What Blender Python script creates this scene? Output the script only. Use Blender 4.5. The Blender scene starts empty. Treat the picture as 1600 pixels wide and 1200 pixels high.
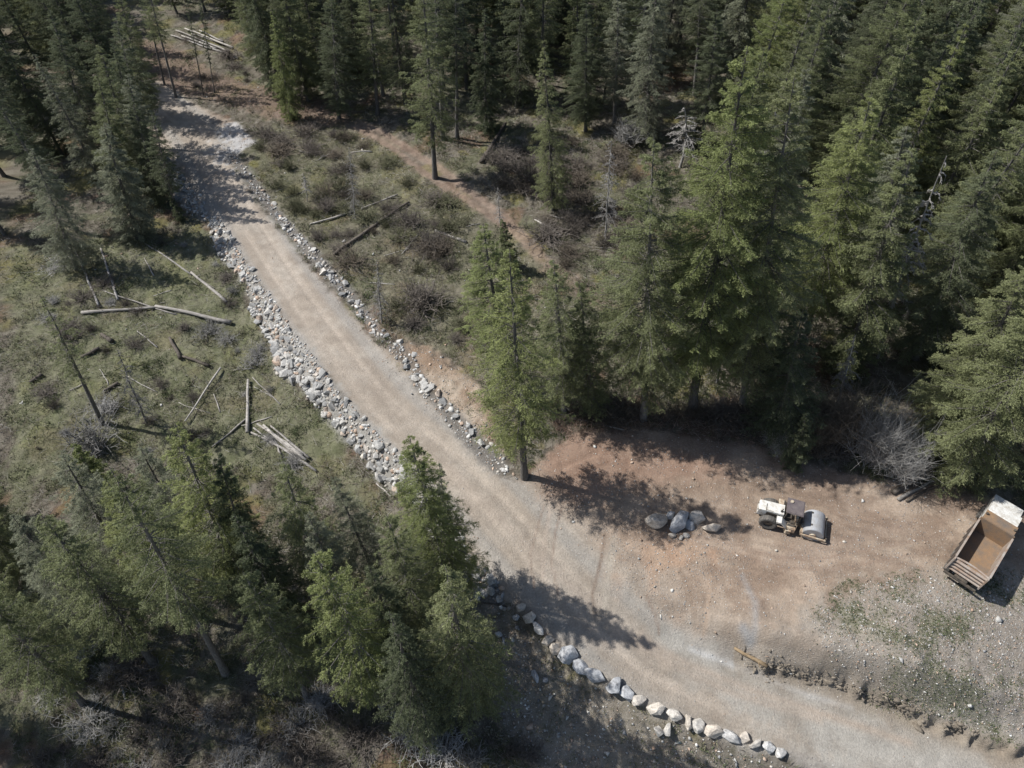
import bpy, bmesh, math, random
import numpy as np
from mathutils import Matrix, Vector, Euler
R_ = math.radians
S = bpy.context.scene
COL = S.collection

# ------------------------------------------------------------------ camera, sky, sun, exposure
FPX = 1110.0; CAMH = 51.0; PITCH = R_(49.4)      # focal length in px of a 1600 px frame, height, tilt below the horizon
cd = bpy.data.cameras.new('camera'); cam = bpy.data.objects.new('camera', cd); COL.objects.link(cam)
cam.location = (0, 0, CAMH); cam.rotation_euler = (R_(90) - PITCH, 0, 0)
cd.sensor_width = 36; cd.lens = FPX / 1600 * 36; cd.clip_end = 6000; cd.clip_start = .5
S.camera = cam
SUN_EL = R_(50); SHADOW_AZ = R_(-15)             # shadows fall to the right and a little towards the camera
sdir = Vector((math.cos(SHADOW_AZ) * math.cos(SUN_EL), math.sin(SHADOW_AZ) * math.cos(SUN_EL), -math.sin(SUN_EL)))
sl = bpy.data.lights.new('sun', 'SUN'); sl.energy = 4.5; sl.angle = R_(.55); sl.color = (1, .985, .955)
so = bpy.data.objects.new('sun', sl); COL.objects.link(so); so.rotation_euler = sdir.to_track_quat('-Z', 'Y').to_euler()
wd = bpy.data.worlds.new('World'); S.world = wd; wd.use_nodes = True
nt = wd.node_tree; sk = nt.nodes.new('ShaderNodeTexSky'); sk.sky_type = 'NISHITA'; sk.sun_disc = False
sk.sun_elevation = SUN_EL; sk.sun_rotation = math.atan2(-sdir.x, -sdir.y)
nt.links.new(sk.outputs[0], nt.nodes['Background'].inputs[0]); nt.nodes['Background'].inputs[1].default_value = .085
S.view_settings.view_transform = 'Standard'; S.view_settings.look = 'None'; S.view_settings.exposure = .3; S.view_settings.gamma = 1
S.cycles.max_bounces = 4; S.cycles.diffuse_bounces = 2; S.cycles.glossy_bounces = 2; S.cycles.transmission_bounces = 2

rng = np.random.default_rng(7)
random.seed(5)

# ------------------------------------------------------------------ noise
def _hash(i, j, s):
    n = (i.astype(np.int64) * 374761393 + j.astype(np.int64) * 668265263 + s * 974634777) & 0xffffffff
    n = ((n ^ (n >> 13)) * 1274126177) & 0xffffffff
    return ((n ^ (n >> 16)) & 0xffff) / 65535.0
def vn(x, y, s=0):
    i = np.floor(x); j = np.floor(y); u = x - i; v = y - j
    u = u * u * (3 - 2 * u); v = v * v * (3 - 2 * v)
    return (_hash(i, j, s) * (1 - u) + _hash(i + 1, j, s) * u) * (1 - v) + (_hash(i, j + 1, s) * (1 - u) + _hash(i + 1, j + 1, s) * u) * v
def fbm(x, y, sc, oc=4, s=0):
    x = np.asarray(x, float); y = np.asarray(y, float)
    a = 0; t = 0; w = 1
    for k in range(oc):
        a = a + w * vn(x * sc + 17.3 * k, y * sc - 9.1 * k, s + k); t += w; w *= .55; sc *= 2.03
    return a / t
def sst(a, b, x):
    t = np.clip((x - a) / (b - a), 0, 1); return t * t * (3 - 2 * t)

# ------------------------------------------------------------------ photo pixel -> ground point
cp, sp = math.cos(PITCH), math.sin(PITCH)
def ray(px, py, z):
    u = (np.asarray(px, float) - 800) / FPX; v = -(np.asarray(py, float) - 600) / FPX
    dz = -sp + v * cp; s = (z - CAMH) / dz
    return u * s, (cp + v * sp) * s
def proj(x, y, z):
    rz = z - CAMH; d = y * cp - rz * sp; q = y * sp + rz * cp
    return 800 + FPX * x / d, 600 - FPX * q / d
CTRL = [  # (px, py, z) : the lie of the land
 (240,165,.0),(335,260,0),(440,430,0),(560,590,0),(700,720,0),(770,790,-.1),(850,880,-.5),(930,960,-1.1),(1010,1040,-1.7),(1120,1090,-2.2),(1250,1130,-2.5),(1400,1170,-2.8),(1560,1210,-3.1),
 (335,400,-1.6),(390,500,-1.9),(430,590,-2.1),(520,690,-2.2),(610,800,-2.1),(690,900,-2.0),(200,450,-2.2),(80,500,-2.6),(280,560,-2.6),(100,650,-3.2),(200,800,-4),(400,760,-3.4),(400,950,-4.4),(560,900,-3.4),(600,1050,-4.4),(200,1000,-5),(200,1150,-6),(50,1180,-6.2),(450,1150,-6),(700,1150,-5),(780,1020,-2.6),(860,1100,-3.6),(1000,1150,-3.5),(1150,1190,-3.7),(100,300,-1.6),(60,100,-.5),(240,330,-1),
 (450,250,.2),(520,350,.3),(600,450,.2),(700,400,.6),(800,350,.9),(700,560,.7),(760,640,.7),(660,600,.5),(500,200,.5),(620,230,.7),(800,200,1.4),(900,500,1.2),(900,650,.8),
 (1000,760,.2),(1100,730,.5),(1200,810,.4),(1350,800,.8),(1500,850,1.),(1000,840,-.05),(1080,880,.1),(1200,900,.5),(1100,940,-.2),(1060,985,-1.4),(1150,1000,-.1),(1150,1035,-1.9),(1200,985,.3),(1210,1035,.0),(1215,1062,-2.1),(1300,1048,.0),(1300,1084,-2.3),(1330,950,1.1),(1400,1000,1.4),(1450,930,1.5),(1430,1100,-.1),(1410,1125,-2.5),(1540,1000,1),(1530,1110,-.7),(1540,1160,-2.5),
 (1100,620,1.1),(1200,500,2.),(1400,600,2.),(1400,400,3.4),(1550,700,1.6),(1550,300,4.5),(1200,250,3.2),(1000,100,2.8),(600,60,1.6),(400,60,.8),(1500,60,5.5),(1100,20,4)]
C_ = np.array(CTRL, float); cx, cy = ray(C_[:, 0], C_[:, 1], C_[:, 2]); cz = C_[:, 2]
P_ = np.stack([cx, cy], 1)
def phi(d2): return np.sqrt(d2 + 1.2)
A_ = phi(((P_[:, None] - P_[None]) ** 2).sum(-1)); n_ = len(cz)
M_ = np.zeros((n_ + 1, n_ + 1)); M_[:n_, :n_] = A_ - np.eye(n_) * .6
M_[:n_, n_] = 1; M_[n_, :n_] = 1
W_ = np.linalg.solve(M_, np.append(cz, 0))
ROADC = [(225,120,0),(250,165,0),(300,200,0),(335,260,0),(385,340,0),(435,420,0),(500,510,0),(560,590,0),(625,660,0),(700,720,0),(770,790,-.1),(850,880,-.5),(930,960,-1.1),(1010,1035,-1.7),(1120,1085,-2.2),(1250,1125,-2.5),(1400,1170,-2.8),(1560,1215,-3.1),(1800,1290,-3.5)]
rc = np.array(ROADC, float); rx, ry = ray(rc[:, 0], rc[:, 1], rc[:, 2])
tt = np.linspace(0, len(rx) - 1, 400); RX = np.interp(tt, range(len(rx)), rx); RY = np.interp(tt, range(len(rx)), ry); RZ = np.interp(tt, range(len(rx)), rc[:, 2])
def smooth1(a, k=9):
    for _ in range(3):
        a = np.convolve(np.pad(a, k // 2, mode='edge'), np.ones(k) / k, 'valid')
    return a
RX, RY, RZ = smooth1(RX), smooth1(RY), smooth1(RZ)
TX = np.gradient(RX); TY = np.gradient(RY); TL = np.hypot(TX, TY); TX /= TL; TY /= TL
def roadinfo(x, y):
    """distance to the road centre line (positive = downhill-left side of it), road level there, arc position"""
    x = np.asarray(x, float).ravel(); y = np.asarray(y, float).ravel()
    D = np.empty(len(x)); K = np.empty(len(x), int)
    for a in range(0, len(x), 20000):
        d = (x[a:a+20000, None] - RX) ** 2 + (y[a:a+20000, None] - RY) ** 2
        k = d.argmin(1); K[a:a+20000] = k; D[a:a+20000] = np.sqrt(d[np.arange(len(k)), k])
    side = np.sign((x - RX[K]) * TY[K] - (y - RY[K]) * TX[K])     # + = right of travel (which is the viewer's left/down side)
    return D, side, RZ[K], K
def hbase(x, y):
    x = np.asarray(x, float).ravel(); y = np.asarray(y, float).ravel()
    o = np.empty(len(x))
    for a in range(0, len(x), 20000):
        d2 = (x[a:a+20000, None] - cx) ** 2 + (y[a:a+20000, None] - cy) ** 2
        o[a:a+20000] = phi(d2) @ W_[:n_] + W_[n_]
    r = np.hypot(x, y - 60)
    o = o + (1.0 - o) * sst(95, 260, r)
    D, side, z, K = roadinfo(x, y)
    t = sst(2.3, 4.6, D) 
    return z * (1 - t) + o * t
LQ = np.stack(ray([1150,1170,1195,1230,1290,1345,1400,1440,1500,1560,1700], [1020,1030,1040,1047,1060,1078,1096,1116,1136,1155,1200], -1.2), 1)
def lipdist(x, y):
    d = np.full(np.shape(x), 1e9); sg = np.ones(np.shape(x))
    for i in range(len(LQ) - 1):
        a = LQ[i]; e = LQ[i + 1] - a; t = np.clip(((x - a[0]) * e[0] + (y - a[1]) * e[1]) / (e @ e), 0, 1); q = (x - a[0] - t * e[0]) ** 2 + (y - a[1] - t * e[1]) ** 2
        c = e[0] * (y - a[1]) - e[1] * (x - a[0]); m = q < d; d = np.where(m, q, d); sg = np.where(m, np.sign(c), sg)
    return np.sqrt(d) * sg
def hh(x, y):
    x = np.asarray(x, float); sh_ = x.shape; x = x.ravel(); y = np.asarray(y, float).ravel()
    z = hbase(x, y)
    D, side, _, K = roadinfo(x, y)
    rough = sst(2.4, 5, D)
    z = z + (fbm(x, y, .22, 3, 3) - .5) * .9 * rough * (1 - padmask(x, y) * .85) + (fbm(x, y, 1.6, 3, 5) - .5) * (.06 + .2 * rough * (1 - padmask(x, y) * .7))
    ld = lipdist(x, y) + (fbm(x, y, 1.1, 3, 88) - .5) * 1.5
    z = z + 1.0 * sst(-.1, .45, ld) * np.exp(-(np.maximum(ld, 0) / 3.2) ** 2) * sst(LQ[0, 0] - .5, LQ[0, 0] + 3, x)
    z = z - .05 * (np.exp(-((D - .95) / .28) ** 2))     # wheel ruts
    return z.reshape(sh_)
padmask = lambda x, y: np.zeros(len(x))
def gp(px, py):
    """ground point seen at a pixel of the photo"""
    px = np.atleast_1d(np.asarray(px, float)); py = np.atleast_1d(np.asarray(py, float))
    z = np.zeros(len(px))
    for _ in range(14):
        x, y = ray(px, py, z); z = z * .45 + .55 * hh(x, y)
    x, y = ray(px, py, z)
    return x, y, z
def poly(pts):
    p = np.array(pts, float); x, y, z = gp(p[:, 0], p[:, 1]); return np.stack([x, y], 1)
def sdist(P, x, y):
    """signed distance to a polygon, positive inside"""
    x = np.asarray(x, float); y = np.asarray(y, float)
    d = np.full(x.shape, 1e9); ins = np.zeros(x.shape, bool); n = len(P)
    for i in range(n):
        a = P[i]; b = P[(i + 1) % n]; e = b - a; L = e @ e + 1e-9
        t = np.clip(((x - a[0]) * e[0] + (y - a[1]) * e[1]) / L, 0, 1)
        d = np.minimum(d, (x - a[0] - t * e[0]) ** 2 + (y - a[1] - t * e[1]) ** 2)
        c = ((a[1] > y) != (b[1] > y)) & (x < (b[0] - a[0]) * (y - a[1]) / (b[1] - a[1] + 1e-12) + a[0]); ins ^= c
    d = np.sqrt(d); return np.where(ins, d, -d)
DIRT = poly([(205,125),(228,215),(262,280),(315,335),(362,385),(402,440),(452,520),(512,590),(560,650),(606,700),(650,752),(690,800),(722,860),(765,925),(812,958),(850,995),(900,1040),(960,1085),(1030,1118),(1100,1152),(1240,1195),(1330,1260),(1900,1300),(1900,850),(1600,800),(1480,760),(1380,752),(1280,727),(1150,692),(1000,668),(900,675),(860,702),(825,745),(785,742),(748,705),(700,650),(650,600),(592,538),(530,468),(478,410),(425,345),(388,300),(360,250),(398,222),(370,192),(300,160),(245,125)])
KNOLL = poly([(1262,965),(1330,915),(1420,897),(1500,905),(1620,890),(1750,1000),(1700,1190),(1500,1138),(1350,1082),(1290,1035)])
padmask = lambda x, y: sst(-1, 1.5, sdist(DIRT, x, y))
LOWROAD = poly([(1000,965),(1090,1005),(1180,1040),(1260,1075),(1340,1100),(1450,1145),(1700,1225),(1700,1290),(1500,1260),(1300,1190),(1180,1120),(1060,1050)])
GREYTOP = poly([(342,205),(360,190),(388,196),(402,210),(392,225),(385,248),(366,262),(345,240),(350,222)])
REDPAD = poly([(845,700),(905,678),(1010,690),(1130,720),(1150,745),(1000,760),(900,790),(845,770)])
REDBANK = poly([(930,850),(1010,835),(1120,850),(1180,880),(1130,930),(1090,985),(1020,960),(960,900)])
CLAY = poly([(600,540),(650,535),(700,560),(750,600),(770,660),(790,710),(745,690),(690,630),(640,590)])
TRAIL = poly([(555,182),(600,200),(640,226),(700,262),(740,295),(790,330),(850,385),(862,415),(840,415),(800,372),(750,335),(690,300),(640,262),(590,225),(545,200)])
TRAIL2 = poly([(850,400),(900,430),(950,460),(990,500),(960,500),(900,465),(840,425)])
REDTOP = poly([(215,60),(270,70),(330,110),(400,135),(520,160),(560,190),(470,200),(400,175),(300,150),(230,140)])
RIPL = poly([(325,335),(338,395),(385,440),(395,495),(425,535),(430,580),(470,605),(520,660),(570,720),(608,765),(650,790),(690,865),(745,925),(800,955),(770,900),(732,865),(700,800),(655,745),(610,695),(562,645),(512,582),(456,512),(410,445),(370,385),(345,345)])
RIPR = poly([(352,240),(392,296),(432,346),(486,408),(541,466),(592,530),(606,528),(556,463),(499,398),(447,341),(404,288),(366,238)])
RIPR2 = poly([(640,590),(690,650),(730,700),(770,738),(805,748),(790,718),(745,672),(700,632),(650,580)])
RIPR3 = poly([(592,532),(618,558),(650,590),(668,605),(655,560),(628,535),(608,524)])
RIPL0 = poly([(238,252),(290,330),(330,345),(318,315),(262,250)])
SLOPE = poly([(720,900),(790,950),(840,1000),(900,1050),(1000,1110),(1100,1155),(1240,1200),(1100,1260),(850,1230),(780,1130),(740,1000)])
MEADL = poly([(20,380),(330,360),(420,540),(560,730),(600,800),(480,760),(300,720),(180,700),(20,760)])
MEADR = poly([(400,200),(560,200),(700,300),(850,400),(900,520),(760,590),(620,520),(500,390),(420,330)])

# ------------------------------------------------------------------ mesh helpers
def link(o, parent=None):
    COL.objects.link(o)
    if parent is not None: o.parent = parent
    return o
def mk(name, V, F, mat, parent=None, col=None, smooth=False):
    me = bpy.data.meshes.new(name); V = np.asarray(V, np.float32); F = np.asarray(F, np.int32)
    me.vertices.add(len(V)); me.vertices.foreach_set('co', V.ravel())
    k = F.shape[1]; me.loops.add(F.size); me.loops.foreach_set('vertex_index', F.ravel())
    me.polygons.add(len(F)); me.polygons.foreach_set('loop_start', np.arange(0, F.size, k, dtype=np.int32))
    me.polygons.foreach_set('loop_total', np.full(len(F), k, np.int32))
    if smooth: me.polygons.foreach_set('use_smooth', np.ones(len(F), bool))
    if col is not None:
        a = me.color_attributes.new('col', 'FLOAT_COLOR', 'POINT'); c = np.ones((len(V), 4), np.float32); col = np.asarray(col); c[:, :col.shape[1]] = col
        a.data.foreach_set('color', c.ravel())
    me.update(calc_edges=True); me.materials.append(mat)
    return link(bpy.data.objects.new(name, me), parent)
def tag(o, label=None, cat=None, group=None, kind=None):
    for k, v in (('label', label), ('category', cat), ('group', group), ('kind', kind)):
        if v: o[k] = v
    return o
def empty(name, loc, rz=0, label=None, cat=None, group=None):
    o = bpy.data.objects.new(name, None); o.empty_display_size = .3; link(o); o.location = loc; o.rotation_euler = (0, 0, rz)
    return tag(o, label, cat, group)
class Acc:
    def __init__(s): s.V = []; s.F = []; s.C = []; s.n = 0
    def add(s, V, F, C=None):
        V = np.asarray(V, float); s.V.append(V); s.F.append(np.asarray(F) + s.n); s.n += len(V)
        if C is not None: s.C.append(C if np.ndim(C) == 2 else np.tile(C, (len(V), 1)))
    def build(s, name, mat, parent=None, smooth=False):
        return mk(name, np.concatenate(s.V), np.concatenate(s.F), mat, parent, np.concatenate(s.C) if s.C else None, smooth)
def tube(P, r, k=5, cap=True):
    P = np.asarray(P, float); r = np.asarray(r, float); n = len(P)
    T = np.gradient(P, axis=0); T /= np.linalg.norm(T, axis=1, keepdims=True) + 1e-9
    up = np.array([0, 0, 1.]) if abs(T[0, 2]) < .9 else np.array([1., 0, 0])
    A = np.cross(T, up); A /= np.linalg.norm(A, axis=1, keepdims=True) + 1e-9; B = np.cross(T, A)
    an = np.arange(k) / k * 2 * math.pi
    V = (P[:, None] + r[:, None, None] * (A[:, None] * np.cos(an)[None, :, None] + B[:, None] * np.sin(an)[None, :, None])).reshape(-1, 3)
    F = []
    for i in range(n - 1):
        for j in range(k):
            a = i * k + j; b = i * k + (j + 1) % k; F.append((a, b, b + k, a + k))
    if cap:
        V = np.concatenate([V, P[:1], P[-1:]]); c0 = n * k; c1 = c0 + 1
        for j in range(0, k):
            F.append((c0, (j + 1) % k, j, j)) if False else None
        for j in range(0, k - 1, 2):
            F.append((c0, (j + 2) % k, j + 1, j)); F.append((c1, (n - 1) * k + j, (n - 1) * k + j + 1, (n - 1) * k + (j + 2) % k))
    return V, np.array([f for f in F if f is not None])
def kites(C, D, L, W, rg):
    """one pointed leaf-sized quad per row"""
    n = len(C); D = D / (np.linalg.norm(D, axis=1, keepdims=True) + 1e-9)
    q = rg.normal(size=(n, 3)); s = np.cross(D, q); s /= np.linalg.norm(s, axis=1, keepdims=True) + 1e-9
    L = np.asarray(L).reshape(-1, 1) * np.ones((n, 1)); W = np.asarray(W).reshape(-1, 1) * np.ones((n, 1))
    V = np.stack([C, C + D * L * .45 + s * W, C + D * L, C + D * L * .45 - s * W], 1).reshape(-1, 3)
    return V, np.arange(n * 4).reshape(n, 4)

# ------------------------------------------------------------------ materials
def mat(name, rough=.85):
    m = bpy.data.materials.new(name); m.use_nodes = True; t = m.node_tree; b = t.nodes['Principled BSDF']
    b.inputs['Roughness'].default_value = rough; b.inputs['Specular IOR Level'].default_value = .25
    return m, t, b
def N(t, ty, **kw):
    n = t.nodes.new(ty)
    for k, v in kw.items():
        if k.startswith('i_'): n.inputs[int(k[2:])].default_value = v
        else: setattr(n, k, v)
    return n
def noise(t, scale, detail=5, rough=.6, co=None):
    n = N(t, 'ShaderNodeTexNoise'); n.inputs['Scale'].default_value = scale; n.inputs['Detail'].default_value = detail; n.inputs['Roughness'].default_value = rough
    if co is None: co = N(t, 'ShaderNodeTexCoord').outputs['Object']
    t.links.new(co, n.inputs['Vector']); return n
def ramp(t, src, stops):
    r = N(t, 'ShaderNodeValToRGB'); e = r.color_ramp.elements
    while len(e) < len(stops): e.new(.5)
    for k, (p, c) in zip(e, stops): k.position = p; k.color = (*c, 1) if len(c) == 3 else c
    t.links.new(src, r.inputs[0]); return r
def mix(t, a, b, f, mode='MIX'):
    m = N(t, 'ShaderNodeMix', data_type='RGBA', blend_type=mode)
    for s, v in ((6, a), (7, b), (0, f)):
        if isinstance(v, bpy.types.NodeSocket): t.links.new(v, m.inputs[s])
        else: m.inputs[s].default_value = (*v, 1) if isinstance(v, tuple) and len(v) == 3 else v
    return m.outputs[2]
def bump(t, b, h, dist, strength=1.):
    n = N(t, 'ShaderNodeBump'); n.inputs['Distance'].default_value = dist; n.inputs['Strength'].default_value = strength
    t.links.new(h, n.inputs['Height']); t.links.new(n.outputs[0], b.inputs['Normal'])

def m_ground():
    m, t, b = mat('earth', .95)
    tc = N(t, 'ShaderNodeTexCoord').outputs['Object']
    at = N(t, 'ShaderNodeVertexColor', layer_name='col')
    n1 = noise(t, 1.1, 8, .68, tc); n2 = noise(t, 7, 6, .75, tc); n3 = noise(t, 30, 3, .7, tc)
    g1 = ramp(t, n1.outputs[0], [(.3, (.87,) * 3), (.7, (1.14,) * 3)]).outputs[0]
    g2 = ramp(t, n2.outputs[0], [(.3, (.74,) * 3), (.72, (1.26,) * 3)]).outputs[0]
    c = mix(t, at.outputs[0], g1, 1., 'MULTIPLY'); c = mix(t, c, g2, 1., 'MULTIPLY')
    v = N(t, 'ShaderNodeTexVoronoi'); v.inputs['Scale'].default_value = 5.5; t.links.new(tc, v.inputs['Vector'])
    v2 = N(t, 'ShaderNodeTexVoronoi'); v2.inputs['Scale'].default_value = 13; t.links.new(tc, v2.inputs['Vector'])
    # pebble speckle where alpha says gravel
    pm = ramp(t, v.outputs['Distance'], [(.22, (1,) * 3), (.34, (0,) * 3)]).outputs[0]
    sel = N(t, 'ShaderNodeSeparateColor'); t.links.new(v.outputs['Color'], sel.inputs[0])
    th = N(t, 'ShaderNodeMath', operation='GREATER_THAN'); th.inputs[1].default_value = .72; t.links.new(sel.outputs[0], th.inputs[0])
    a1 = N(t, 'ShaderNodeMath', operation='MULTIPLY'); t.links.new(pm, a1.inputs[0]); t.links.new(th.outputs[0], a1.inputs[1])
    a2 = N(t, 'ShaderNodeMath', operation='MULTIPLY'); t.links.new(a1.outputs[0], a2.inputs[0]); t.links.new(at.outputs[1], a2.inputs[1])
    pm2 = ramp(t, v2.outputs['Distance'], [(.25, (1,) * 3), (.4, (0,) * 3)]).outputs[0]
    sel2 = N(t, 'ShaderNodeSeparateColor'); t.links.new(v2.outputs['Color'], sel2.inputs[0])
    th2 = N(t, 'ShaderNodeMath', operation='GREATER_THAN'); th2.inputs[1].default_value = .6; t.links.new(sel2.outputs[0], th2.inputs[0])
    b1 = N(t, 'ShaderNodeMath', operation='MULTIPLY'); t.links.new(pm2, b1.inputs[0]); t.links.new(th2.outputs[0], b1.inputs[1])
    b2 = N(t, 'ShaderNodeMath', operation='MULTIPLY'); t.links.new(b1.outputs[0], b2.inputs[0]); t.links.new(at.outputs[1], b2.inputs[1])
    peb = ramp(t, sel.outputs[1], [(0, (.2, .19, .18)), (.5, (.42, .38, .34)), (1, (.6, .57, .52))]).outputs[0]
    c = mix(t, c, peb, a2.outputs[0]); peb2 = ramp(t, sel2.outputs[1], [(0, (.17, .16, .15)), (1, (.5, .46, .42))]).outputs[0]
    hb = N(t, 'ShaderNodeMath', operation='MULTIPLY'); hb.inputs[1].default_value = .7; t.links.new(b2.outputs[0], hb.inputs[0])
    c = mix(t, c, peb2, hb.outputs[0])
    t.links.new(c, b.inputs['Base Color'])
    ad = N(t, 'ShaderNodeMath', operation='MULTIPLY_ADD'); ad.inputs[1].default_value = .6; t.links.new(a2.outputs[0], ad.inputs[0]); t.links.new(n2.outputs[0], ad.inputs[2])
    ad2 = N(t, 'ShaderNodeMath', operation='MULTIPLY_ADD'); ad2.inputs[1].default_value = .35; t.links.new(n3.outputs[0], ad2.inputs[0]); t.links.new(ad.outputs[0], ad2.inputs[2])
    bump(t, b, ad2.outputs[0], .12, .9)
    return m
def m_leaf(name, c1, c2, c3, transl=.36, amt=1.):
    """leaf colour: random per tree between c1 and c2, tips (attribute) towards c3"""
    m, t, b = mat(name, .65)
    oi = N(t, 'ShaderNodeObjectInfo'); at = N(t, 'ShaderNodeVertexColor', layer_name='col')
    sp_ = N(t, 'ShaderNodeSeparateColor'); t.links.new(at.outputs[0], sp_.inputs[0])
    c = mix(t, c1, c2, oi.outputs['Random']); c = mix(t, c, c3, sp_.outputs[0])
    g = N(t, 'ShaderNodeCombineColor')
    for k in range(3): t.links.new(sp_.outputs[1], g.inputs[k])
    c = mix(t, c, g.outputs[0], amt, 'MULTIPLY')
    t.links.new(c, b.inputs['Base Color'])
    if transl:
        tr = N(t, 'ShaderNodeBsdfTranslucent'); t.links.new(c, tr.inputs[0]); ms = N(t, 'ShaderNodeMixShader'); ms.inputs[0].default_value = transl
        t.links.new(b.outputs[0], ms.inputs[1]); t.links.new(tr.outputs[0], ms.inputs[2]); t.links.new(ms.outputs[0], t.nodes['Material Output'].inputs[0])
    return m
def m_noise(name, a, b_, scale, rough=.85, bd=.02, stretch=None, rnd=.35, detail=6):
    m, t, b = mat(name, rough)
    tc = N(t, 'ShaderNodeTexCoord').outputs['Object']
    if stretch:
        mp = N(t, 'ShaderNodeMapping'); mp.inputs['Scale'].default_value = stretch; t.links.new(tc, mp.inputs[0]); tc = mp.outputs[0]
    n = noise(t, scale, detail, .65, tc)
    c = ramp(t, n.outputs[0], [(.32, a), (.68, b_)]).outputs[0]
    oi = N(t, 'ShaderNodeObjectInfo'); r = ramp(t, oi.outputs['Random'], [(0, (1 - rnd,) * 3), (1, (1 + rnd * .6,) * 3)]).outputs[0]
    c = mix(t, c, r, 1., 'MULTIPLY'); t.links.new(c, b.inputs['Base Color'])
    if bd: bump(t, b, n.outputs[0], bd)
    return m
def m_rock(name, stops, rnd=True, scale=2.2):
    m, t, b = mat(name, .9)
    tc = N(t, 'ShaderNodeTexCoord').outputs['Object']; oi = N(t, 'ShaderNodeObjectInfo')
    ad = N(t, 'ShaderNodeVectorMath', operation='ADD'); t.links.new(tc, ad.inputs[0]); t.links.new(oi.outputs['Location'], ad.inputs[1])
    n = noise(t, scale, 9, .7, ad.outputs[0]); n2 = noise(t, 9, 5, .7, ad.outputs[0])
    base = ramp(t, oi.outputs['Random'], stops).outputs[0]
    g = ramp(t, n.outputs[0], [(.3, (.5, .48, .47)), (.47, (.95,) * 3), (.7, (1.25,) * 3)]).outputs[0]
    g2 = ramp(t, n2.outputs[0], [(.35, (.72,) * 3), (.65, (1.2,) * 3)]).outputs[0]
    c = mix(t, base, g, 1., 'MULTIPLY'); c = mix(t, c, g2, 1., 'MULTIPLY')
    t.links.new(c, b.inputs['Base Color']); bump(t, b, n2.outputs[0], .06); return m
def m_vcol(name, rough=.85):
    m, t, b = mat(name, rough); at = N(t, 'ShaderNodeVertexColor', layer_name='col'); n = noise(t, 14, 4, .7)
    c = mix(t, at.outputs[0], ramp(t, n.outputs[0], [(.3, (.7,) * 3), (.7, (1.25,) * 3)]).outputs[0], 1., 'MULTIPLY')
    t.links.new(c, b.inputs['Base Color']); return m
EARTH = m_ground()
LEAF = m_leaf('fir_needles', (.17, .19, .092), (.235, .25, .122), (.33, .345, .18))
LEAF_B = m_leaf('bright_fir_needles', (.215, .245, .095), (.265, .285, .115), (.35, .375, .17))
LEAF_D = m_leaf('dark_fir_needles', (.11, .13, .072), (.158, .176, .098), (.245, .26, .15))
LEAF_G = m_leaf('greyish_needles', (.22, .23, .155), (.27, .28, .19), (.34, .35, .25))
BARK = m_noise('bark', (.09, .082, .075), (.24, .22, .2), 4, .95, .05, (3, 3, .6))
DEADB = m_noise('weathered_dead_wood', (.2, .19, .175), (.46, .43, .4), 3, .9, .03, (3, 3, .7))
TWIG = m_noise('dry_twigs', (.10, .085, .07), (.22, .19, .165), 3, .9, 0)
TWIGG = m_noise('greenish_twigs', (.1, .105, .055), (.2, .19, .12), 3, .9, 0)
TWIGP = m_noise('pale_bare_twigs', (.26, .25, .235), (.46, .44, .41), 3, .9, 0)
TWIGR = m_noise('purple_brown_twigs', (.11, .09, .07), (.21, .175, .135), 3, .9, 0)
LOGM = m_noise('peeled_grey_log', (.22, .2, .175), (.54, .5, .45), 2.2, .9, .02, (.6, 5, 5), .3)
LOGD = m_noise('dark_log', (.06, .05, .04), (.2, .17, .14), 2.2, .9, .02, (.6, 5, 5), .3)
LOGW = m_noise('bark_shedding_log', (.07, .06, .055), (.62, .58, .53), 3.2, .9, .02, (1.2, 3, 3), .1)
ROCK = m_rock('riprap_stone', [(0, (.3, .295, .285)), (.35, (.42, .41, .385)), (.7, (.52, .5, .465)), (.9, (.58, .55, .5)), (1, (.52, .39, .29))])
BOULD = m_rock('pale_boulder_stone', [(0, (.6, .585, .56)), (.5, (.62, .57, .5)), (1, (.6, .52, .43))])
BOULDB = m_rock('blue_grey_and_shaded_boulder_stone', [(0, (.4, .405, .415)), (1, (.52, .52, .52))])  # on the roadside row the blue of tree shade is put into the stone
VC = m_vcol('scattered_bits')

# ------------------------------------------------------------------ ground
def axis(a, b, st, ext, far):
    v = list(np.arange(a, b + .01, st)); s = st; x = a; lo = []
    while x > -far: s *= 1.16; x -= s; lo.append(x)
    s = st; x = b; hi = []
    while x < far: s *= 1.16; x += s; hi.append(x)
    return np.array(lo[::-1] + v + hi)
def axis2():
    y = [8.0]; 
    while y[-1] < 75: y.append(y[-1] + .17)
    while y[-1] < 140: y.append(y[-1] + .17 + (y[-1] - 75) * .006)
    s = .6
    while y[-1] < 3000: s *= 1.16; y.append(y[-1] + s)
    lo = []; s = .17; v = 8.0
    while v > -3000: s *= 1.2; v -= s; lo.append(v)
    return np.array(lo[::-1] + y)
gx = axis(-48, 48, .18, 0, 3000); gy = axis2()
X, Y = np.meshgrid(gx, gy); xs, ys = X.ravel(), Y.ravel()
zs = hh(xs, ys)
def pdist(P, x, y):
    d = np.full(np.shape(x), 1e9)
    for i in range(len(P) - 1):
        a = P[i]; e = P[i + 1] - a; t = np.clip(((x - a[0]) * e[0] + (y - a[1]) * e[1]) / (e @ e), 0, 1); d = np.minimum(d, (x - a[0] - t * e[0]) ** 2 + (y - a[1] - t * e[1]) ** 2)
    return np.sqrt(d)
LIP = poly([(1170,1030),(1195,1040),(1230,1047),(1290,1060),(1345,1078),(1400,1096),(1440,1116),(1500,1136),(1560,1155)])
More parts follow.
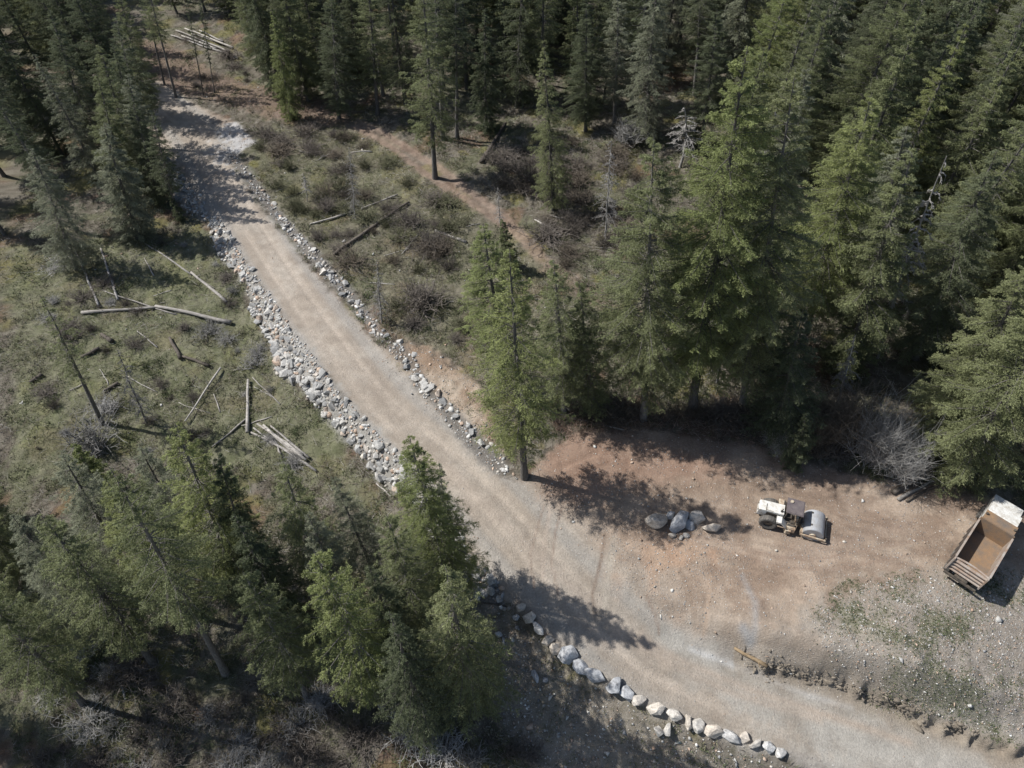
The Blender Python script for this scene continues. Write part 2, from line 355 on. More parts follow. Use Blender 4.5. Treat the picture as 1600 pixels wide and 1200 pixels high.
TRACKS = [(poly(p), w, c, k) for p, w, c, k in [
 ([(850,790),(838,830),(828,870),(835,920)], .1, (.24,.17,.13), .7), ([(880,785),(868,830),(862,880),(872,930)], .1, (.24,.17,.13), .6), ([(862,780),(850,850),(848,900)], .2, (.46,.37,.3), .6),
 ([(945,835),(938,880),(925,930),(930,960)], .12, (.22,.16,.12), .9), ([(960,840),(950,900),(945,950)], .3, (.45,.4,.33), .6),
 ([(1090,838),(1150,852),(1220,872),(1290,872),(1400,850),(1480,835)], .15, (.28,.2,.15), .7), ([(1085,850),(1150,868),(1220,888),(1300,890),(1420,868)], .15, (.28,.2,.15), .6), ([(1088,844),(1150,860),(1220,880),(1300,881)], .22, (.46,.36,.28), .5),
 ([(870,740),(900,725),(935,712)], .14, (.42,.28,.2), .8), ([(880,750),(915,735),(950,722)], .12, (.2,.12,.08), .7),
 ([(1010,930),(1025,965),(1030,990)], .1, (.22,.15,.11), .8), ([(1062,890),(1080,930),(1085,965)], .12, (.24,.17,.12), .7), ([(1110,900),(1105,950),(1100,990)], .14, (.45,.33,.24), .7), ([(1160,980),(1172,1005)], .3, (.3,.31,.32), .9), ([(1160,900),(1180,940),(1176,1000)], .25, (.3,.305,.31), .6),
 ([(1000,1000),(1080,1040),(1180,1080),(1300,1120),(1420,1160)], .35, (.42,.34,.27), .8), ([(960,985),(1040,1035),(1150,1085),(1280,1125)], .3, (.43,.35,.28), .7), ([(1080,1015),(1180,1052),(1260,1085),(1330,1105)], .25, (.55,.54,.52), .7),
 ([(1230,870),(1320,845),(1420,820)], .6, (.27,.2,.155), .6), ([(700,730),(760,790),(830,860),(920,940)], .4, (.46,.38,.31), .6)]]
def groundcol(x, y):
    n1 = fbm(x, y, .12, 4, 11); n2 = fbm(x, y, .5, 4, 21); n3 = fbm(x, y, 2.1, 3, 31); e = (n3 - .5) * 1.6 + (n2 - .5) * 1.4
    def M(P, s=.5, k=1.): return sst(-s, s, sdist(P, x, y) + e * k)[:, None]
    L = lambda a, b, t: np.asarray(a) * (1 - t) + np.asarray(b) * t
    t1 = n2[:, None]; t2 = n3[:, None]
    c = L((.115, .098, .075), (.19, .168, .132), sst(.35, .65, t2))                    # duff and dry litter
    c = L(c, np.array((.115, .122, .062)) * np.ones_like(c), sst(.46, .64, t1) * .6)       # moss and grass
    c = L(c, (.19, .17, .045), sst(.62, .72, fbm(x, y, .33, 3, 77)[:, None]) * .55)        # yellow moss
    c = L(c, (.17, .10, .065), sst(.62, .74, fbm(x, y, .25, 3, 99)[:, None]) * .6)          # red-brown litter
    c = L(c, L((.11, .128, .055), (.225, .215, .135), t2), M(MEADL) * .65)
    c = L(c, L((.115, .115, .06), (.225, .205, .14), t2), M(MEADR) * .55)
    c = L(c, (.21, .145, .11), M(REDTOP, .8, 1.4) * .75); DT = sdist(TRAIL, x, y); rut = (.45 + .55 * sst(.75, .3, np.abs(DT - .75)))[:, None]; c = L(c, L((.19, .135, .1), (.33, .245, .19), t2), M(TRAIL, .45, .7) * rut * (.6 + .4 * t1)); c = L(c, (.27, .195, .145), M(TRAIL2, .4, .8) * .55)
    c = L(c, L((.27, .19, .13), (.42, .34, .26), sst(.3, .7, t1)), M(CLAY, .6))
    c = L(c, L((.2, .165, .125), (.33, .29, .24), t2), M(SLOPE, 1.) * .85)
    D, side, _, K = roadinfo(x, y)
    YD = sst(2.5, 7, D)[:, None]; dirt = L(L((.335, .28, .225), (.4, .345, .285), sst(.3, .7, t1)), L((.26, .19, .14), (.385, .3, .23), sst(.3, .7, t1)), YD); 
    tr = np.exp(-((D - .95) / .33) ** 2)[:, None]; dirt = L(dirt, (.47, .395, .32), tr * (.35 + .5 * t2) * (D < 4)[:, None])
    an = fbm(x * .25 + y * .97, (y * .25 - x * .97) * .12, 1.3, 3, 5)[:, None]; dirt = dirt * (.9 + .2 * an); dirt = dirt * (.9 + .2 * vn(D * 4.5 * side, K * .035, 71))[:, None]
    dirt = L(dirt, (.44, .35, .27), YD * sst(.55, .75, fbm(x * .5 + y, y * .5 - x * .3, .5, 4, 505))[:, None] * .5); dirt = L(dirt, (.22, .16, .12), YD * sst(.56, .74, fbm(x * .3 + y, y * .3 - x * .3, .7, 4, 606))[:, None] * .5)
    ed = sst(1.7, 2.5, D)[:, None] * sst(4, 2.8, D)[:, None]; dirt = L(dirt, (.33, .31, .28), ed * .6)
    dirt = L(dirt, L((.22, .13, .09), (.33, .22, .16), t2), M(REDPAD, 1.2) * .75)
    dirt = L(dirt, L((.36, .2, .12), (.44, .33, .24), t1), M(REDBANK, 1.5) * sst(.4, .62, fbm(x, y, .3, 3, 41)[:, None]) * .8)
    dirt = L(dirt, L((.3, .275, .235), (.41, .385, .34), sst(.3, .7, t1)), M(LOWROAD, 1.2, 1.5) * .8)
    dirt = L(dirt, (.47, .465, .46), M(GREYTOP, 1.4, 3.2) * .8)
    K1 = M(KNOLL, 1.2, 1.5); dirt = L(dirt, L((.25, .22, .18), (.38, .34, .29), t2), K1 * .8)
    dirt = L(dirt, (.13, .14, .08), K1 * sst(.48, .66, fbm(x, y, .45, 4, 55)[:, None]) * .5)
    for TP, wd_, cc, k_ in TRACKS:
        dl = pdist(TP, x, y); dirt = L(dirt, cc, (np.exp(-(dl / wd_) ** 2) * k_ * (.35 + n2))[:, None])
    m = M(DIRT, .45, .6); c = L(c, dirt, m); c = L(c, L((.2, .155, .11), (.34, .28, .21), t2), (np.exp(-((lipdist(x, y) + .1) / .8) ** 2) * (x > LQ[0, 0]))[:, None] * .7)
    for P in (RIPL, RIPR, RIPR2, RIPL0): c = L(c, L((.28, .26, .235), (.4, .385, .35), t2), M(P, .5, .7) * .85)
    for P in (RIPR, RIPR2, RIPR3): c = L(c, (.12, .105, .09), M(P, .35, .5) * .75)  # shade between the right-verge rocks, put into a darker ground colour
    c = np.clip(c, 0, 1)
    grav = np.maximum.reduce([m[:, 0] * (.25 + .6 * sst(.45, .65, fbm(x, y, .4, 3, 61))), K1[:, 0], M(SLOPE, 1.)[:, 0] * .8, M(RIPL)[:, 0], M(CLAY)[:, 0] * .5, .12 + 0 * x])
    grav = grav * (1 - .55 * (D < 2.2))
    return c, np.clip(grav, 0, 1)
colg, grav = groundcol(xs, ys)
nx, ny = len(gx), len(gy); idx = np.arange(nx * ny).reshape(ny, nx)
F = np.stack([idx[:-1, :-1], idx[:-1, 1:], idx[1:, 1:], idx[1:, :-1]], -1).reshape(-1, 4)
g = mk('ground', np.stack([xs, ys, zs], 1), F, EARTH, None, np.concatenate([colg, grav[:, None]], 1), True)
tag(g, kind='structure')

# ------------------------------------------------------------------ conifers
def fir(seed, H=22., zb=3., Rr=3., nb=230, dens=1., droop=.25, up=.35, leaf=(.125, .0165), gap=0., pw=.8, deadlow=12, low=.12):
    rg = np.random.default_rng(seed); r0 = H * .0105
    zz = np.linspace(0, H, 14); sw = np.cumsum(rg.normal(0, .05, (14, 2)), 0) * .6; sw[0] = 0
    tp = np.stack([sw[:, 0], sw[:, 1], zz], 1); tr = r0 * (1 - zz / H) ** .85 + .012; tr[0] *= 1.3
    W = Acc(); W.add(*tube(tp, tr, 8, False)); LV = []; LF = []; LC = []; n0 = 0
    lobes = rg.uniform(.75, 1.15, 9)
    for i in range(nb):
        t = (i + rg.uniform(-.4, .4)) / nb; t = min(max(t, 0.002), .998)          # 0 = top
        t = t ** .85; z = H - (H - zb) * t - .25; z = z + (.6 * round(z / .6) - z) * .6
        prof = min(1, t / .62) ** pw * (1 - .45 * max(0, (t - .78) / .22) ** 1.5)
        az = rg.uniform(0, 6.283); L = Rr * (prof * lobes[int(az / .7)% 9] * rg.uniform(.55, 1.12) + .05)
        if rg.random() < gap: continue
        b0 = np.array([np.interp(z, zz, tp[:, 0]), np.interp(z, zz, tp[:, 1]), z])
        a = up * (1 - t * 1.25) + rg.normal(0, .1)
        d = np.array([math.cos(az), math.sin(az), 0]); lat = np.array([-d[1], d[0], 0])
        def Pt(s): s = np.asarray(s)[:, None]; return b0 + d * L * s + np.array([0, 0, 1]) * L * (a * s - droop * s * s + droop * .55 * s ** 4)
        ss = np.array([0, .4, .75, 1.]); W.add(*tube(Pt(ss), np.array([.035, .022, .012, .004]) * (.5 + L / 4), 3, False))
        nt = int((5 + L * 10.) * dens)
        s = rg.uniform(low, 1., nt) ** .8; side = rg.choice([-1., 1.], nt); th = rg.normal(.85, .25, nt)
        dz = rg.normal(-.12 - droop * .5, .11, nt)
        D = d * np.cos(th)[:, None] + lat * (np.sin(th) * side)[:, None] + np.array([0, 0, 1]) * dz[:, None]
        tl = np.clip(.36 * L, .22, 1.0) * (.3 + .8 * (1 - s)) * rg.uniform(.6, 1.2, nt)
        m = 15; u = (np.arange(m) + .3) / m
        C = (Pt(s)[:, None] + D[:, None] * (tl[:, None] * u)[..., None] + np.array([0, 0, -1]) * (.25 * tl[:, None] * u * u)[..., None]).reshape(-1, 3)
        DD = np.repeat(D, m, 0) + rg.normal(0, 1, (nt * m, 3)) * np.array([.6, .6, .22]); n = nt * m
        C = C + rg.normal(0, .035, C.shape)
        V, Fq = kites(C, DD, leaf[0] * rg.uniform(.7, 1.3, n), leaf[1] * rg.uniform(.7, 1.3, n), rg)
        tip = np.clip(np.tile(u, nt) * np.repeat(s, m) - .25, 0, 1) * .6; br = np.clip(rg.normal(1, .12) + rg.normal(0, .16, n), .55, 1.5)
        LV.append(V); LF.append(Fq + n0); n0 += len(V); LC.append(np.repeat(np.stack([tip, br, br], 1), 4, 0))
    # bare, broken lower branches
    for i in range(deadlow):
        z = rg.uniform(H * .07, zb + 2); az = rg.uniform(0, 6.283); L = rg.uniform(.5, 1.8) * Rr / 3
        ss = np.linspace(0, 1, 4)[:, None]; b0 = np.array([np.interp(z, zz, tp[:, 0]), np.interp(z, zz, tp[:, 1]), z])
        W.add(*tube(b0 + np.array([math.cos(az), math.sin(az), 0]) * L * ss + np.array([0, 0, 1]) * (-.15 * L * ss - .15 * ss ** 2), [.025, .018, .012, .004], 3, False))
    return dict(H=H, R=Rr, trunk=(np.concatenate(W.V), np.concatenate(W.F)), crown=(np.concatenate(LV), np.concatenate(LF), np.concatenate(LC)))
def snag(seed, H=10., Rr=1.6, nb=90, zb=1.):
    rg = np.random.default_rng(seed); zz = np.linspace(0, H, 9); sw = np.cumsum(rg.normal(0, .07, (9, 2)), 0); sw[0] = 0
    tp = np.stack([sw[:, 0], sw[:, 1], zz], 1); tr = H * .011 * (1 - zz / H) ** .8 + .02
    T = Acc(); T.add(*tube(tp, tr, 7, False)); B = Acc()
    for i in range(nb):
        t = rg.uniform(0, 1) ** .8; z = H - (H - zb) * t; az = rg.uniform(0, 6.283); L = Rr * (.25 + .75 * min(1, t * 1.5)) * rg.uniform(.4, 1.1)
        b0 = np.array([np.interp(z, zz, tp[:, 0]), np.interp(z, zz, tp[:, 1]), z]); d = np.array([math.cos(az), math.sin(az), 0])
        ss = np.linspace(0, 1, 5)[:, None]; P = b0 + d * L * ss + np.array([0, 0, 1]) * L * (.12 * ss - .5 * ss ** 2) + np.r_[np.zeros((1, 3)), rg.normal(0, .04, (4, 3))]
        B.add(*tube(P, [.04, .034, .026, .018, .01], 3, False))
        for k in range(rg.integers(4, 9)):
            s = rg.uniform(.25, .95); p = P[0] + (P[-1] - P[0]) * s; p = np.array([np.interp(s, ss[:, 0], P[:, j]) for j in range(3)])
            q = p + (d * rg.uniform(.1, .5) + np.array([-d[1], d[0], 0]) * rg.choice([-1, 1]) * rg.uniform(.2, .5) + np.array([0, 0, rg.uniform(-.35, .1)])) * L * .5
            B.add(*tube([p, (p + q) / 2 + rg.normal(0, .02, 3), q], [.022, .017, .009], 3, False))
    return dict(H=H, R=Rr, trunk=(np.concatenate(T.V), np.concatenate(T.F)), twigs=(np.concatenate(B.V), np.concatenate(B.F)))
def shrub(seed, h=1.6, r=1.2, n=46, forks=4, upright=1., thick=1.):
    rg = np.random.default_rng(seed); B = Acc()
    for i in range(n):
        az = rg.uniform(0, 6.283); sp0 = rg.uniform(.05, 1) * r; d = np.array([math.cos(az) * sp0, math.sin(az) * sp0, h * rg.uniform(.55, 1.05)])
        b0 = np.array([math.cos(az), math.sin(az), 0]) * rg.uniform(0, .25) * r; b0[2] = -.1
        ss = np.linspace(0, 1, 6)[:, None]; P = b0 + d * ss * np.array([1, 1, 1]) + np.array([0, 0, 1]) * (-.2 * h * (sp0 / r) * ss ** 2 / upright) + np.r_[np.zeros((1, 3)), np.cumsum(rg.normal(0, .035 * h, (5, 3)), 0)]
        B.add(*tube(P, np.array([.022, .018, .014, .011, .008, .005]) * (.6 + h / 3) * thick, 3, False))
        for k in range(forks):
            s = rg.uniform(.3, .95); p = np.array([np.interp(s, ss[:, 0], P[:, j]) for j in range(3)])
            q = p + rg.normal(0, .22, 3) * h * .7 + np.array([0, 0, .2 * h]) ; B.add(*tube([p, (p + q) / 2 + rg.normal(0, .03 * h, 3), q], np.array([.011, .009, .005]) * (.6 + h / 3) * thick, 3, False))
    return dict(H=h, R=r, stems=(np.concatenate(B.V), np.concatenate(B.F)))

FIRS = {
 'dense': [fir(11, 24, 2.0, 3.4, 300, 1.15), fir(12, 26, 2.5, 3.6, 320, 1.1, up=.3), fir(13, 20, 1.2, 3.0, 260, 1.15)],
 'big': [fir(21, 29, 5.5, 4.4, 360, 1.15, droop=.32), fir(22, 31, 6.5, 4.2, 380, 1.1, droop=.3)],
 'mid': [fir(31, 22, 5, 2.7, 210, .95, gap=.06), fir(32, 23, 6.5, 2.6, 200, .9, gap=.08)],
 'tall': [fir(41, 25, 11, 2.6, 150, .95, gap=.05, deadlow=26), fir(42, 27, 13, 2.5, 140, .95, gap=.08, deadlow=26)],
 'thin': [fir(51, 16, 5, 1.3, 120, .6, gap=.15, deadlow=40, leaf=(.14, .018)), fir(52, 20, 8, 1.5, 110, .65, gap=.2, deadlow=40)],
 'spruce': [fir(61, 20, 1., 2.9, 260, 1.0, droop=.6, up=.12, leaf=(.16, .02)), fir(62, 22, 1.5, 2.6, 260, .9, droop=.55, up=.1)],
 'small': [fir(71, 8, .5, 1.7, 130, 1.1, leaf=(.12, .022)), fir(72, 6, .3, 1.3, 110, 1.1, leaf=(.12, .022))],
}
SNAGS = [snag(81, 10), snag(82, 12, 2., 110, .6), snag(83, 7, 1.2, 60, 2.5)]
_cache = {}
def meshes(v, part, name, m):
    """one mesh datablock per tree shape, part and material"""
    key = (id(v), part, m.name)
    if key not in _cache:
        d = v[part]; o = mk(name, d[0], d[1], m, None, d[2] if len(d) > 2 else None, part == 'trunk'); _cache[key] = o.data; bpy.data.objects.remove(o)
    return _cache[key]
def put_tree(v, x, y, z, h, r, lean, spin, name, label, cat, group, parts):
    """parts: list of (shape key, part name, material)"""
    o = empty(name, (x, y, z), 0, label, cat, group)
    o.rotation_euler = (Matrix.Rotation(lean[0], 3, 'Y') @ Matrix.Rotation(lean[1], 3, 'X') @ Matrix.Rotation(spin, 3, 'Z')).to_euler()
    o.scale = (r / v['R'], r / v['R'], h / v['H'])
    for k, nm, m in parts: link(bpy.data.objects.new(nm, meshes(v, k, nm, m)), o)
    return o
def solve_top(x, y, z, tx, ty):
    h = 10.; lx = 0.
    for _ in range(40):
        px, py = proj(x + lx, y, z + h); e = py - ty; p2 = proj(x + lx, y, z + h + .5)[1]; h -= e / ((p2 - py) / .5) * .8
        h = min(max(h, 1), 40); px, _q = proj(x + lx, y, z + h); lx -= (px - tx) / (FPX / (y * cp - (z + h - CAMH) * sp))
    return h, max(-.16 * h, min(.16 * h, lx))
LM = {'n': LEAF, 'b': LEAF_B, 'd': LEAF_D, 'g': LEAF_G}
placed = []
def tree(base, top, r, kind, leaf, label, name='fir_tree', group=None, var=None, cat='tree'):
    x, y, z = (float(a[0]) for a in gp(*base)); h, lx = solve_top(x, y, z, *top)
    vs = SNAGS if kind == 'snag' else FIRS[kind]; v = vs[(len(placed) if var is None else var) % len(vs)]
    parts = [('trunk', 'trunk', DEADB), ('twigs', 'branches', DEADB)] if kind == 'snag' else [('trunk', 'trunk', BARK), ('crown', 'crown', LM[leaf])]
    placed.append((x, y))
    return put_tree(v, x, y, z - .15, h, r, (math.atan2(lx, h), 0), random.uniform(0, 6.28), name, label, cat, group, parts)

T = [ # base, top, crown radius, shape, foliage, label
 ((820,745),(802,385),3.3,'mid','b','slender green fir at the road fork with its base on the dirt edge'),
 ((790,600),(756,345),3.0,'mid','b','green fir just behind the lone fir of the fork, left crown of the central clump'),
 ((882,650),(868,398),2.7,'mid','n','thin green fir between the fork fir and the big firs on its right'),
 ((930,640),(905,430),2.4,'spruce','n','low shaded fir in the brush between the fork fir and the tall bare-trunked fir'),
 ((1005,656),(1017,205),4.5,'big','n','huge fir with grey bare lower trunk, nearest the brown brush at the yard edge'),
 ((1083,640),(1168,58),4.9,'big','b','tallest fir of the photo, long pointed yellow-green crown reaching to the upper edge'),
 ((1160,640),(1250,95),4.5,'big','n','tall fir right beside the tallest pointed fir, its lower crown shading the yard edge'),
 ((1252,542),(1368,140),4.3,'big','b','yellow-green fir with a leaning bare trunk showing at its foot among brown shrubs'),
 ((1315,585),(1420,215),3.7,'dense','n','grey-green fir right of the fir with the leaning bare trunk'),
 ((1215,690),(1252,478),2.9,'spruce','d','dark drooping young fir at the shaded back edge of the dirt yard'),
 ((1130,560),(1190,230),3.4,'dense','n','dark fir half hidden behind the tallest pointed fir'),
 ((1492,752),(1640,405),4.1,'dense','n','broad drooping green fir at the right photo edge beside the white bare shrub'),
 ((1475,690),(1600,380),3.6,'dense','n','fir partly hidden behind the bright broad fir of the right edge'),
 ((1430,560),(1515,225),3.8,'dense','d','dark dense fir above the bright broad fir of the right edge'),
 ((1345,470),(1400,190),3.0,'mid','g','pale grey-green fir rising between the yellow-green fir and the dark right-hand firs'),
 ((865,328),(850,55),2.4,'spruce','n','narrow drooping fir standing alone beside the clearing right of the red trail'),
 ((680,278),(655,-60),3.4,'mid','n','fir with long bare trunk standing right beside the red trail'),
 ((692,218),(675,-60),2.3,'tall','d','left of the two slim firs behind the trailside bare-trunked fir'),
 ((714,216),(712,-60),2.4,'tall','d','right of the two slim firs behind the trailside bare-trunked fir'),
 ((1010,222),(1030,-60),3.0,'spruce','g','drooping grey-green fir at the far edge of the clearing, above the pale dead snag'),
 ((455,185),(424,8),2.0,'spruce','b','bright green young fir at the top of the clearing, right of the grey gravel patch'),
 ((275,152),(222,-50),1.6,'tall','n','bare dark trunked fir above the upper road bend, right one of the close pair'),
 ((257,133),(214,-50),1.4,'tall','d','bare dark trunked fir above the upper road bend, left one of the close pair'),
 ((318,150),(290,-30),.6,'thin','d','very thin bare pole tree near the small rocks of the upper road bend'),
 ((335,145),(311,-40),.6,'thin','d','very thin bare pole tree right of the other one near the upper road bend'),
 ((705,928),(641,680),3.0,'dense','b','bright green fir at the left road edge beside the thin half-bare trunk'),
 ((709,908),(688,722),1.1,'thin','g','thin half-bare fir trunk standing against the dirt road'),
 ((748,1100),(700,880),2.9,'spruce','n','fir with bright lower boughs just left of the boulder row'),
 ((598,1105),(482,858),2.8,'mid','b','yellow-green rounded fir between the dark left grove and the roadside firs'),
 ((600,932),(518,742),1.7,'mid','g','pale thin fir left of the bright roadside fir'),
 ((640,1060),(575,880),2.2,'spruce','d','shaded grey-green fir between the two yellow-green firs near the bottom'),
 ((388,950),(272,655),3.1,'mid','b','large dark green fir of the lower left grove with its leaning dark trunk showing below'),
 ((405,957),(352,705),2.3,'dense','d','fir directly right of the large dark green fir of the lower left grove'),
 ((510,945),(440,715),2.4,'mid','n','fir at the right edge of the lower left grove, above the rounded yellow-green fir'),
 ((352,1052),(165,725),2.7,'tall','n','tall leaning fir of the lower left grove with the longest bare trunk'),
 ((240,1036),(62,800),3.0,'mid','n','fir at the left photo edge with a long dark trunk leaning to lower right'),
 ((150,985),(10,800),2.8,'dense','g','pale grey-green fir cut by the left photo edge'),
 ((160,662),(60,455),1.5,'thin','n','thin sparse fir with long bare trunk at the left photo edge of the meadow'),
 ((165,775),(112,690),1.5,'small','b','small bright fir beside the thin grey dead tree of the left meadow'),
 ((320,900),(215,690),2.4,'mid','g','grey-green fir on the left flank of the lower left grove'),
 ((800,420),(779,338),1.2,'small','n','small fir at the top of the central clump beside the red trail'),
 ((120,420),(60,225),2.8,'spruce','g','drooping grey fir in the shade at the left edge above the meadow'),
 ((215,372),(170,185),3.0,'spruce','g','wide drooping grey-green fir left of the shaded upper road'),
 ((285,345),(262,300),.7,'small','d','small dark fir on the left verge of the shaded upper road'),
 ((1240,730),(1262,640),1.2,'small','d','knee-high shaded fir at the back edge of the yard') ,
 ((560,120),(540,-50),2.6,'dense','d','dark fir behind the start of the red trail, above the clearing'),
 ((500,100),(470,-60),2.6,'dense','d','dark fir right of the bright young fir at the top of the clearing'),
 ((905,160),(905,-60),2.6,'dense','n','dark fir behind the narrow drooping fir of the clearing'),
 ((790,150),(785,-50),2.5,'dense','d','dark fir at the forest edge above the yellow mossy patch'),
 ((1120,130),(1150,-80),2.6,'tall','d','bare-trunked fir in the dark gap left of the tallest pointed tree'),
 ((1085,150),(1100,-80),2.6,'tall','d','bare-trunked fir in the dark gap above the pale dead snag'),
 ((230,662),(186,542),1.3,'snag','n','grey leafless dead tree in the left meadow'),
 ((945,370),(958,212),1.7,'snag','n','tall bleached dead snag at the right side of the clearing'),
 ((1062,262),(1070,165),2.4,'snag','n','bushy pale dead tree top at the far edge of the clearing'),
 ((597,505),(592,402),1.1,'snag','n','small grey dead tree near the right hand stone verge'),
 ((556,345),(546,228),1.1,'snag','n','slim dead tree in the middle of the upper clearing'),
 ((480,315),(473,268),.7,'snag','n','short broken dead stem left of the slim dead tree in the clearing'),
 ((782,352),(776,290),.7,'snag','n','short dead stem standing on the red trail edge'),
 ((600,915),(572,805),.9,'snag','n','dead stem just left of the bright roadside fir'),
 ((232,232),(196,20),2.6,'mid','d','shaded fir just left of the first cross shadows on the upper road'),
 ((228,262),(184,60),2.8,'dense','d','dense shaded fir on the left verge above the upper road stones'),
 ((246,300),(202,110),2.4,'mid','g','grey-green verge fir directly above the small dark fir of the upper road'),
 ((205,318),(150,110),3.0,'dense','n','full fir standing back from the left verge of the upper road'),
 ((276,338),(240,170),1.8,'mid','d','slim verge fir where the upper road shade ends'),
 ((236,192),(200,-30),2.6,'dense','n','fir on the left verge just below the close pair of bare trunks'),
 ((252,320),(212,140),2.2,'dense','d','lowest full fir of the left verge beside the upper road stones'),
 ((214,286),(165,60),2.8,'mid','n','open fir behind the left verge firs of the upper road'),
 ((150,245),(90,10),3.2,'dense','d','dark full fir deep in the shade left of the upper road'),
 ((665,1010),(598,800),2.3,'mid','n','fir wedged between the bright roadside fir and the rounded yellow-green fir'),
 ((675,1140),(610,950),2.3,'spruce','d','dark fir low between the two yellow-green firs at the bottom'),
 ((480,1090),(372,890),2.4,'mid','n','open fir left of the rounded yellow-green fir, above the bottom shade'),
 ((290,960),(165,745),2.5,'mid','b','open fir in the heart of the lower left grove'),
 ((460,1010),(365,800),2.4,'spruce','d','drooping shaded fir between the grove and the rounded yellow-green fir'),
 ((205,900),(92,700),2.5,'mid','g','feathery pale fir at the upper left flank of the lower left grove'),
 ((130,1100),(0,905),2.6,'mid','n','open fir leaning out of the frame at the lower left'),
 ((560,985),(478,800),2.0,'mid','g','feathery fir directly behind the rounded yellow-green fir'),
 ((530,185),(515,-30),3.0,'dense','d','dark fir at the clearing edge just above the start of the red trail'),
 ((590,178),(575,-40),2.8,'mid','n','fir at the clearing edge right of the start of the red trail'),
 ((760,205),(757,10),2.6,'spruce','d','shaded fir right behind the yellow mossy patch'),
 ((915,205),(915,-10),2.8,'dense','d','dark fir at the clearing edge right of the narrow drooping fir'),
 ((960,190),(968,-20),2.8,'mid','g','grey-green open fir above the rounded grey shrub of the clearing'),
 ((1095,235),(1122,10),3.0,'dense','d','dark fir just above the bushy pale dead tree top'),
 ((1120,600),(1148,270),1.6,'snag','n','tall pale dead tree standing among the tallest firs'),
 ((1372,560),(1412,235),1.6,'snag','n','grey dead tree rising between the firs at the upper right'),
 ((1170,470),(1215,160),1.4,'snag','n','bare grey tree top poking out beside the tallest pointed fir'),
 ((868,610),(868,425),1.0,'snag','n','pale dead stem inside the central fir clump'),
 ((1300,650),(1310,520),1.2,'snag','n','shaded dead stem in the purple-brown thicket behind the yard'),
]
for b, t, r, k, l, lab in T:
    nm = 'dead_tree' if k == 'snag' else 'fir_tree'
    tree(b, t, r, k, l, lab, nm)

LAND = [((820,745),'the road-fork fir'),((1005,656),'the huge grey-trunked fir'),((1168,400),'the tallest pointed fir'),((1368,300),'the fir with the leaning bare trunk'),((1515,300),'the bright broad fir of the right edge'),((1560,60),'the top right corner'),((1030,100),'the drooping grey fir above the dead snag'),((850,180),'the narrow drooping fir of the clearing'),((680,150),'the trailside bare-trunked fir'),((540,120),'the start of the red trail'),((424,90),'the bright young fir by the grey gravel patch'),((320,40),'the log deck'),((222,90),'the close pair of bare trunks'),((130,60),'the top left corner'),((170,280),'the wide drooping fir left of the road'),((70,330),'the left photo edge above the meadow'),((790,60),'the reddish bare saplings'),((1260,80),'the tall twin right of the pointed fir')]
LWORD = {'n': 'green', 'd': 'dark green', 'g': 'grey-green', 'b': 'bright green'}
KWORD = {'dense': 'full-crowned', 'mid': 'open-crowned', 'tall': 'high-crowned', 'spruce': 'drooping', 'big': 'broad'}
def fill(pts, n, mind, kinds, hr, lab, grp, seed, leafs):
    rg = np.random.default_rng(seed); P = poly(pts); lo = P.min(0); hi = P.max(0); k = 0; tries = 0
    while k < n and tries < n * 80:
        tries += 1; x, y = rg.uniform(lo, hi)
        if sdist(P, np.array([x]), np.array([y]))[0] < 0 or any((x - a) ** 2 + (y - b) ** 2 < mind * mind for a, b in placed): continue
        placed.append((x, y)); z = float(hh(np.array([x]), np.array([y]))[0]); kd = kinds[rg.integers(len(kinds))]; vs = FIRS[kd]; v = vs[rg.integers(len(vs))]
        h = rg.uniform(*hr); r = v['R'] * rg.uniform(.85, 1.15) * h / v['H']; lf = leafs[rg.integers(len(leafs))]
        q = proj(x, y, z + h * .5); w = min(LAND, key=lambda a: (a[0][0] - q[0]) ** 2 + (a[0][1] - q[1]) ** 2); side = 'left of' if q[0] < w[0][0] - 25 else 'right of' if q[0] > w[0][0] + 25 else 'just behind'
        put_tree(v, x, y, z - .15, h, r, (rg.normal(0, .035), rg.normal(0, .035)), rg.uniform(0, 6.28), 'fir_tree', lab or f'{KWORD[kd]} {LWORD[lf]} forest fir {side} {w[1]}', 'tree', grp if lab else f'forest firs {side} {w[1]}',
                 [('trunk', 'trunk', BARK), ('crown', 'crown', LM[lf])]); k += 1
    return k
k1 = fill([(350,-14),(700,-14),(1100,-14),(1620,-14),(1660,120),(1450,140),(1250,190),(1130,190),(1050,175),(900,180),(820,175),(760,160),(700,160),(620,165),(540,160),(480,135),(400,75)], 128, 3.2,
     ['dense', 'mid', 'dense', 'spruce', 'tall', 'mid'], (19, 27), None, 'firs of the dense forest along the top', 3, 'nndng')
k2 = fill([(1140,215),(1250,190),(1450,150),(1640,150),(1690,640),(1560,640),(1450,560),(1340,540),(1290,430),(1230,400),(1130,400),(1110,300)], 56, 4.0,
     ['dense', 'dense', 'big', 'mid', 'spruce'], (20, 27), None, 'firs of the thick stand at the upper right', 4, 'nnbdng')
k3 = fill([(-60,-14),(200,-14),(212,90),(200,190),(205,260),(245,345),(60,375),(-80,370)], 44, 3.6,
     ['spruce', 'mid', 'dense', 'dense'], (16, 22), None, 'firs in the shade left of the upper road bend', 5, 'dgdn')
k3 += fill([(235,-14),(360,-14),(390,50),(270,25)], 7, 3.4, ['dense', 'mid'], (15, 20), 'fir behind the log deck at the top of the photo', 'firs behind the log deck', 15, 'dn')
k3 += fill([(345,-14),(480,-14),(490,90),(500,165),(430,150),(385,75)], 9, 3.2, ['dense', 'mid', 'spruce'], (17, 23), None, 'x', 25, 'dnd')
k4 = fill([(-100,760),(-20,740),(60,900),(60,1040),(-30,1150),(-140,1150)], 8, 4.2,
     ['dense', 'mid'], (15, 19), 'fir of the grove at the lower left edge of the photo', 'firs along the lower left photo edge', 6, 'nn')
